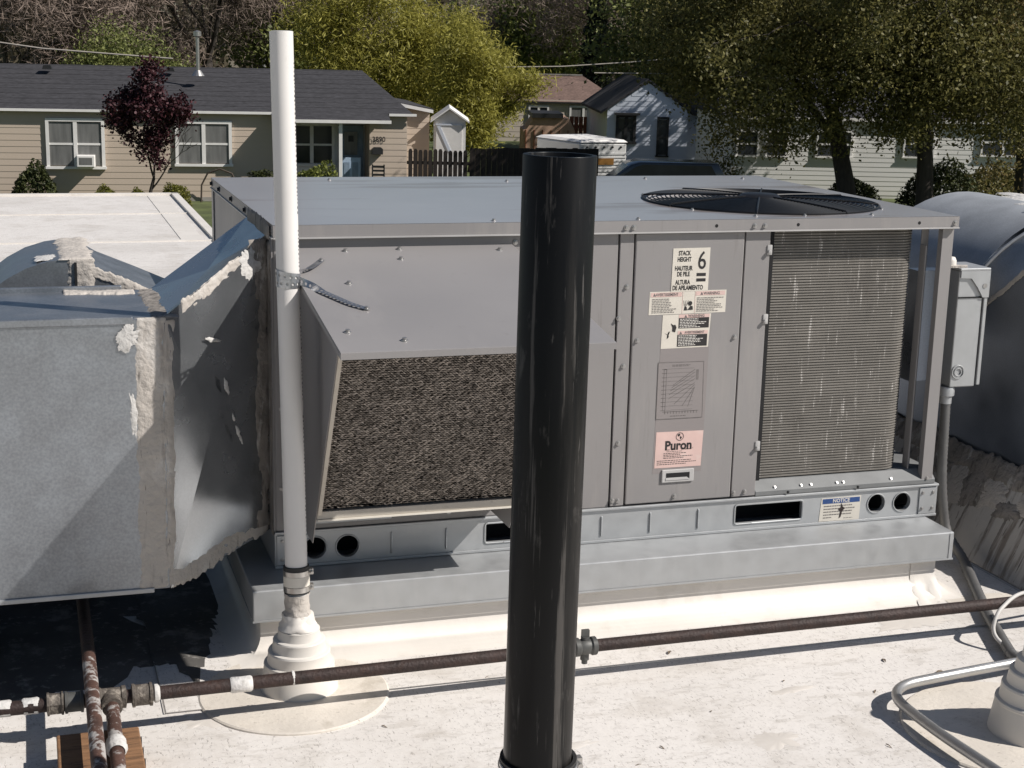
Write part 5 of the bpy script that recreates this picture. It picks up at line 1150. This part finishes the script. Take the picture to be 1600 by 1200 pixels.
# ---- overhead wires
for lb_, pts in (('overhead wire above the brown-roofed house', [(1.5, 60, .16), (4.8, 60, .28), (7.6, 60, .52), (10, 60, .8), (16, 60, 1.6)]), ('lower overhead wire crossing before the conifer', [(6.2, 62, .02), (8.5, 62, .05), (12, 62, .02)]), ('pale wire sagging over the tan house ridge', [(-20, 50, 1.5), (-12.6, 50, .62), (-10.4, 50, .50), (-8.5, 50, .40)])):
    o = MB().tube([W(*p) for p in pts], .026, 5).build('overhead_wire', M['wire']); tag(o, lb_, 'wire', 'overhead wires')

# ================================================================ trees
def leaf_cloud(name, m_, parent, P, size, seed, asp=.55, flat=.35):
    r = np.random.default_rng(seed); n = len(P)
    nr = r.normal(size=(n, 3)); nr[:, 2] += flat; nr /= np.linalg.norm(nr, axis=1)[:, None]
    a = r.normal(size=(n, 3)); a -= (a * nr).sum(1)[:, None] * nr; a /= np.linalg.norm(a, axis=1)[:, None]; b = np.cross(nr, a)
    s = size * r.uniform(.6, 1.35, n)[:, None] * .5
    vs = np.stack([P - a * s, P - b * s * asp, P + a * s, P + b * s * asp], 1).reshape(-1, 3)
    me = bpy.data.meshes.new(name); me.vertices.add(4 * n); me.vertices.foreach_set('co', vs.astype(np.float32).ravel())
    me.loops.add(4 * n); me.loops.foreach_set('vertex_index', np.arange(4 * n, dtype=np.int32))
    me.polygons.add(n); me.polygons.foreach_set('loop_start', np.arange(0, 4 * n, 4, dtype=np.int32))
    me.update(calc_edges=True); me.materials.append(m_)
    o = bpy.data.objects.new(name, me); COL.objects.link(o); o.parent = parent
    return o

def grow(p, d, ln, r, lev, rng, segs, tips, spread=.6, gravity=0.0, maxlev=5):
    n = 3; pts = [p.copy()]; rs = [r]
    for i in range(n):
        d = (d + V(rng.gauss(0, .12), rng.gauss(0, .12), rng.gauss(0, .10) - gravity * lev * .05)).normalized()
        p = p + d * (ln / n); pts.append(p.copy()); rs.append(r * (1 - .30 * (i + 1) / n))
    segs.append((pts, rs, lev)); 
    if lev >= 2: tips.extend(pts[1:])
    if lev >= maxlev: return
    k = rng.choice((2, 2, 3)) if lev else rng.choice((3, 4))
    ph = rng.uniform(0, 6.28)
    for j in range(k):
        a = ph + 2 * pi * j / k + rng.uniform(-.4, .4); sp = spread * rng.uniform(.6, 1.2)
        o_ = d.orthogonal().normalized(); o2 = d.cross(o_)
        nd = (d * cos(sp) + (o_ * cos(a) + o2 * sin(a)) * sin(sp)).normalized()
        grow(pts[-1] if j < 2 else pts[-2], nd, ln * rng.uniform(.62, .86), rs[-1] * rng.uniform(.55, .75), lev + 1, rng, segs, tips, spread, gravity, maxlev)

def tree(name, label, u, v, seed, trunk_h, r0, spread=.6, maxlev=5, lean=(0, 0), leaves=None, n=0, size=.16, sig=.45, group=None, bark='bark', twig=False, gravity=0.0, blobs=None, cat='tree', asp=.55, clump=40):
    rng = random.Random(seed); t = st(name, label, cat, u, v, ZG, local=True, group=group)
    segs, tips = [], []
    grow(V(0, 0, -.05), V(lean[0], lean[1], 1).normalized(), trunk_h, r0, 0, rng, segs, tips, spread, gravity, maxlev)
    tk = MB()
    for pts, rs, lev in segs: tk.tube(pts, [max(q, .008) for q in rs], 10 if lev == 0 else (6 if lev < 3 else 3), caps=False)
    tk.build('trunk', M[bark], t, smooth=60)
    r = np.random.default_rng(seed)
    if twig:        # fine bare twigs
        T_ = np.array([tuple(q) for q in tips]); idx = r.integers(0, len(T_), n); P = T_[idx] + r.normal(size=(n, 3)) * sig
        leaf_cloud('twigs', M['twig'] if leaves is None else M[leaves], t, P, size, seed, asp=.06, flat=.6)['kind'] = 'stuff'
    elif leaves:
        C_ = []
        if tips:
            T_ = np.array([tuple(q) for q in tips]); idx = r.integers(0, len(T_), max(1, n // clump)); C_.append(T_[idx])
        if blobs:
            for (x, y, z, rx, ry, rz, w) in blobs:
                k = int(n / clump * w); d = r.normal(size=(k, 3)); d /= np.linalg.norm(d, axis=1)[:, None]; C_.append(np.array([x, y, z]) + d * np.array([rx, ry, rz]) * (r.uniform(.15, 1, (k, 1)) ** .45))
        C_ = np.concatenate(C_); P = C_[r.integers(0, len(C_), n)] + r.normal(size=(n, 3)) * sig * np.array([1, 1, .8])
        P = P[P[:, 2] > .25]
        leaf_cloud('crown', M[leaves], t, P, size, seed, asp=asp)
    return t

# purple-leaved plum in front of the tan house
pl_ = st('plum_tree', 'small dark purple-leaved tree in front of the tan house', 'tree', -7.78, 41.5, ZG, local=True)
rng = random.Random(4); segs, tips = [], []
grow(V(0, 0, -.05), V(.03, 0, 1), 1.05, .06, 0, rng, segs, tips, .42, -.2, 4)
tk = MB()
for pts, rs, lev in segs: tk.tube(pts, [max(q, .008) for q in rs], 8 if lev < 2 else 4, caps=False)
tk.build('trunk', M['bark_dark'], pl_, smooth=60)
r = np.random.default_rng(11); n = 9500; k = 420
cc = r.normal(size=(k, 3)); cc /= np.linalg.norm(cc, axis=1)[:, None]; cc *= r.uniform(.2, 1, (k, 1)) ** .5
bl = np.array([(0, 0, 2.55, .80, .8, .8), (.12, 0, 3.5, .42, .42, .62), (-.72, .1, 2.70, .45, .5, .5), (.80, -.1, 2.85, .42, .5, .38), (.1, 0, 1.75, .50, .5, .55), (-.35, .2, 3.15, .4, .4, .4), (.95, 0, 2.55, .3, .3, .22)])
wi = r.choice(len(bl), k, p=np.array([.36, .16, .14, .10, .12, .08, .04])); P = bl[wi, :3] + cc * bl[wi, 3:]; P = P[r.uniform(0, 1, k) < .7]; P = P[r.integers(0, len(P), n)] + r.normal(size=(n, 3)) * .10
leaf_cloud('crown', M['lf_plum'], pl_, P, .105, 5, asp=.6)

# low round bushes by the house
def bush(label, u, v, rx, rz, leaves, n, seed, size=.06, cat='bush'):
    b = st('bush', label, cat, u, v, ZG, local=True, group='bushes along the house fronts')
    r = np.random.default_rng(seed); d = r.normal(size=(n, 3)); d /= np.linalg.norm(d, axis=1)[:, None]; d[:, 2] = np.abs(d[:, 2]) * 1.0 - .12
    P = d * np.array([rx, rx * .9, rz]) * (r.uniform(.3, 1, (n, 1)) ** .3) * (1 + .16 * np.sin(d[:, :1] * 5 + seed) * np.cos(d[:, 1:2] * 4)) + np.array([0, 0, rz * .12])
    P = P[P[:, 2] > .01]
    leaf_cloud('foliage', M[leaves], b, P, size, seed)
    MB().tube([(0, 0, -.02), (.02, 0, rz * .5)], [.04, .015], 6).build('stem', M['bark_dark'], b)
bush('dark loose bush under the left window of the tan house', -11.35, 43.6, .62, 1.15, 'lf_darkbush', 3200, 1, .10)
bush('small trimmed bush second from the left along the tan house', -9.39, 43.5, .40, .56, 'lf_bush', 2600, 2)
bush('smallest yellow-green bush left of the plum trunk', -8.46, 43.5, .26, .52, 'lf_bush', 1600, 3)
bush('largest trimmed yellow-green bush right of the plum trunk', -7.42, 43.5, .44, .68, 'lf_bush', 3000, 4)
bush('loose green bush left of the porch', -5.1, 44.2, .5, 1.1, 'lf_darkbush', 2600, 5, .09)
bush('leafy green bush below the porch window', -3.4, 44.0, .78, 1.3, 'lf_green', 4200, 6, .09)
bush('dark shrub at the foot of the white house', 15.6, 46.5, 1.3, 1.5, 'lf_darkbush', 5200, 7, .12)
bush('broad shrub at the right end of the white house', 17.6, 47.2, 1.5, 1.35, 'lf_elm', 5200, 8, .12)
bush('low shrub before the white house windows', 13.0, 47.5, .9, .9, 'lf_darkbush', 3000, 9, .11)
bush('yellowish shrub at the lower right of the white house', 19.0, 46.5, 1.2, .75, 'lf_bush', 3600, 10, .1)

G1 = 'trees beyond the houses'
for i, (u, v, sd_2, lb_) in enumerate(((-17.2, 62, 31, 'bare brown tree at the far left edge'), (-14.6, 66, 33, 'bare brown tree left of the dull green tree'), (-11.6, 66, 35, 'bare brown tree just right of the dull green tree'), (-9.6, 70, 37, 'bare tree with forked trunk above the flue pipe'), (-7.6, 74, 39, 'bare reddish tree left of the white pipe'), (9.7, 84, 41, 'bare grey tree between the conifer and the elm'), (4.6, 92, 43, 'bare brown tree above the brown-roofed house'))):
    tree('bare_tree', lb_, u, v, sd_2, 3.6 if i % 2 else 2.6, .30, .55, 6, (.05 * (i % 3 - 1), 0), n=22000, size=.55, sig=.6, group=G1, bark='bark_dark' if i % 2 else 'bark', twig=True)
tree('green_tree', 'dull green tree behind the left end of the tan house', -12.0, 59, 51, 1.6, .2, .6, 3, leaves='lf_dull', n=34000, size=.12, sig=.33, clump=60, group=G1, blobs=[(0, 0, 3.2, 2.0, 1.8, 1.9, .6), (1.2, 0, 2.8, 1.6, 1.6, 1.3, .3)])
tree('green_tree', 'dark green tree just right of the white pipe top', -5.6, 76, 53, 2.6, .25, .7, 4, leaves='lf_dull', n=22000, size=.22, sig=.6, group=G1, blobs=[(0, 0, 4.4, 2.6, 2.4, 3.0, .8), (-1.6, 0, 3.4, 1.4, 1.6, 2.2, .3)])
tree('willow', 'bright yellow-green tree rising behind the tan house roof end', -2.5, 60, 55, 2.2, .3, .65, 5, leaves='lf_yellow', n=44000, size=.24, sig=.30, clump=75, group=G1, blobs=[(0, 0, 4.6, 2.7, 2.4, 3.6, .8), (1.7, 0, 3.4, 1.7, 1.8, 2.6, .45), (-2.0, 0, 4.8, 1.6, 1.8, 2.0, .25)], asp=.20)
tree('willow', 'yellow-green tree hanging low beside the white shed', 1.25, 57, 57, 1.5, .18, .5, 4, leaves='lf_yellow', n=26000, size=.22, sig=.28, clump=75, group=G1, blobs=[(-.3, 0, 3.2, .95, 1.2, 2.6, .8), (.35, -.5, 1.9, .55, .8, 1.0, .25)], asp=.20)
tree('green_tree', 'fresh green tree above the brown roof', 5.9, 90, 59, 2.4, .25, .7, 4, leaves='lf_green', n=20000, size=.25, sig=.7, group=G1, blobs=[(0, 0, 5.0, 2.6, 2.4, 3.4, .8)])
tree('green_tree', 'dull olive tree left of the brown roof', 3.4, 98, 61, 2.4, .25, .7, 4, leaves='lf_dull', n=18000, size=.28, sig=.8, group=G1, blobs=[(0, 0, 4.6, 3.4, 2.4, 3.4, .8)])
# conifer
cf = st('conifer', 'narrow dark conifer above the brown-roofed house', 'tree', 8.1, 80, ZG, local=True, group=G1)
MB().tube([(0, 0, -.05), (0, 0, 9)], [.2, .03], 8).build('trunk', M['bark_dark'], cf)
r = np.random.default_rng(8); n = 12000; z = 1.6 + 7.4 * r.uniform(0, 1, n) ** 1.2; R = .16 + (9.2 - z) * .135 * (1 + .25 * np.sin(z * 7)); a = r.uniform(0, 2 * pi, n); q = np.sqrt(r.uniform(.15, 1, n)) * R
leaf_cloud('crown', M['lf_conifer'], cf, np.stack([q * np.cos(a), q * np.sin(a), z - q * .35], 1), .28, 8, asp=.3, flat=-.2)
# the big elms on the right
G2 = 'big elms in front of the white house'
tree('elm_tree', 'big dark elm with leaning trunk right of the fan', 11.5, 42, 71, 3.4, .29, .62, 6, (-.07, -.02), leaves='lf_elm', n=80000, size=.115, sig=.30, clump=70, group=G2, bark='bark_dark', gravity=.3, blobs=[(-2.2, 0, 4.5, 3.4, 2.6, 1.5, .30), (.6, -.6, 4.5, 3.2, 2.4, 1.4, .30), (-4.0, .5, 5.4, 2.4, 2.4, 2.0, .25), (-2.8, .3, 3.3, 1.2, 1.2, .7, .05), (-1.4, -.6, 2.75, 1.3, 1.0, .55, .05), (.9, -.8, 3.0, .9, .8, .5, .04)])
tree('elm_tree', 'big dark elm with dark trunk near the right edge', 13.3, 41, 73, 3.0, .27, .62, 6, (.03, 0), leaves='lf_elm', n=70000, size=.115, sig=.30, clump=70, group=G2, bark='bark_dark', gravity=.3, blobs=[(1.2, 0, 4.6, 3.0, 2.4, 1.5, .35), (-.8, .4, 5.4, 3.0, 2.4, 2.0, .25), (1.9, -.2, 3.0, 1.5, 1.2, .7, .09), (-.9, -.6, 3.0, .8, .7, .5, .04)])
tree('golden_tree', 'golden-brown spring tree at the right edge', 17.2, 44, 75, 2.8, .25, .6, 5, leaves='lf_gold', n=42000, size=.115, sig=.30, clump=70, group=G2, bark='bark_dark', blobs=[(0, 0, 4.9, 2.2, 2.2, 2.0, .7), (-1.2, .2, 4.1, 1.4, 1.6, .8, .25)])
tree('green_tree', 'tall shady tree behind the long white house', 13.2, 60, 77, 2.8, .3, .65, 5, leaves='lf_elm', n=40000, size=.2, sig=.6, group=G1, bark='bark_dark', blobs=[(0, 0, 5.2, 3.6, 3.0, 3.0, .9), (2.5, 0, 4.8, 2.6, 2.6, 2.6, .5)])
tree('green_tree', 'dull tree behind the gable of the blue-grey house', 10.9, 67, 79, 2.8, .3, .65, 5, leaves='lf_dull', n=30000, size=.22, sig=.6, group=G1, bark='bark_dark', blobs=[(0, 0, 5.0, 3.0, 2.6, 3.2, .9)])
# wooded skyline far behind
r = np.random.default_rng(3); n = 52000
uu = r.uniform(-52, 78, n); vv = r.uniform(104, 150, n); top_ = 7.5 + 2.4 * np.sin(uu * .31) + 1.8 * np.sin(uu * .83 + 2) + 1.2 * np.sin(uu * 1.9)
zz = ZG + .2 + r.uniform(0, 1, n) * (top_ - 0)
Pw = np.array(CAM)[None, :] * [1, 1, 0] + uu[:, None] * np.array(UX) + vv[:, None] * np.array(VX); Pw[:, 2] = zz
fw_ = leaf_cloud('far_wood', M['lf_far'], None, Pw, .95, 4, asp=.5); tag(fw_, 'brownish far-off belt of woodland closing the skyline', 'woodland', kind='stuff')
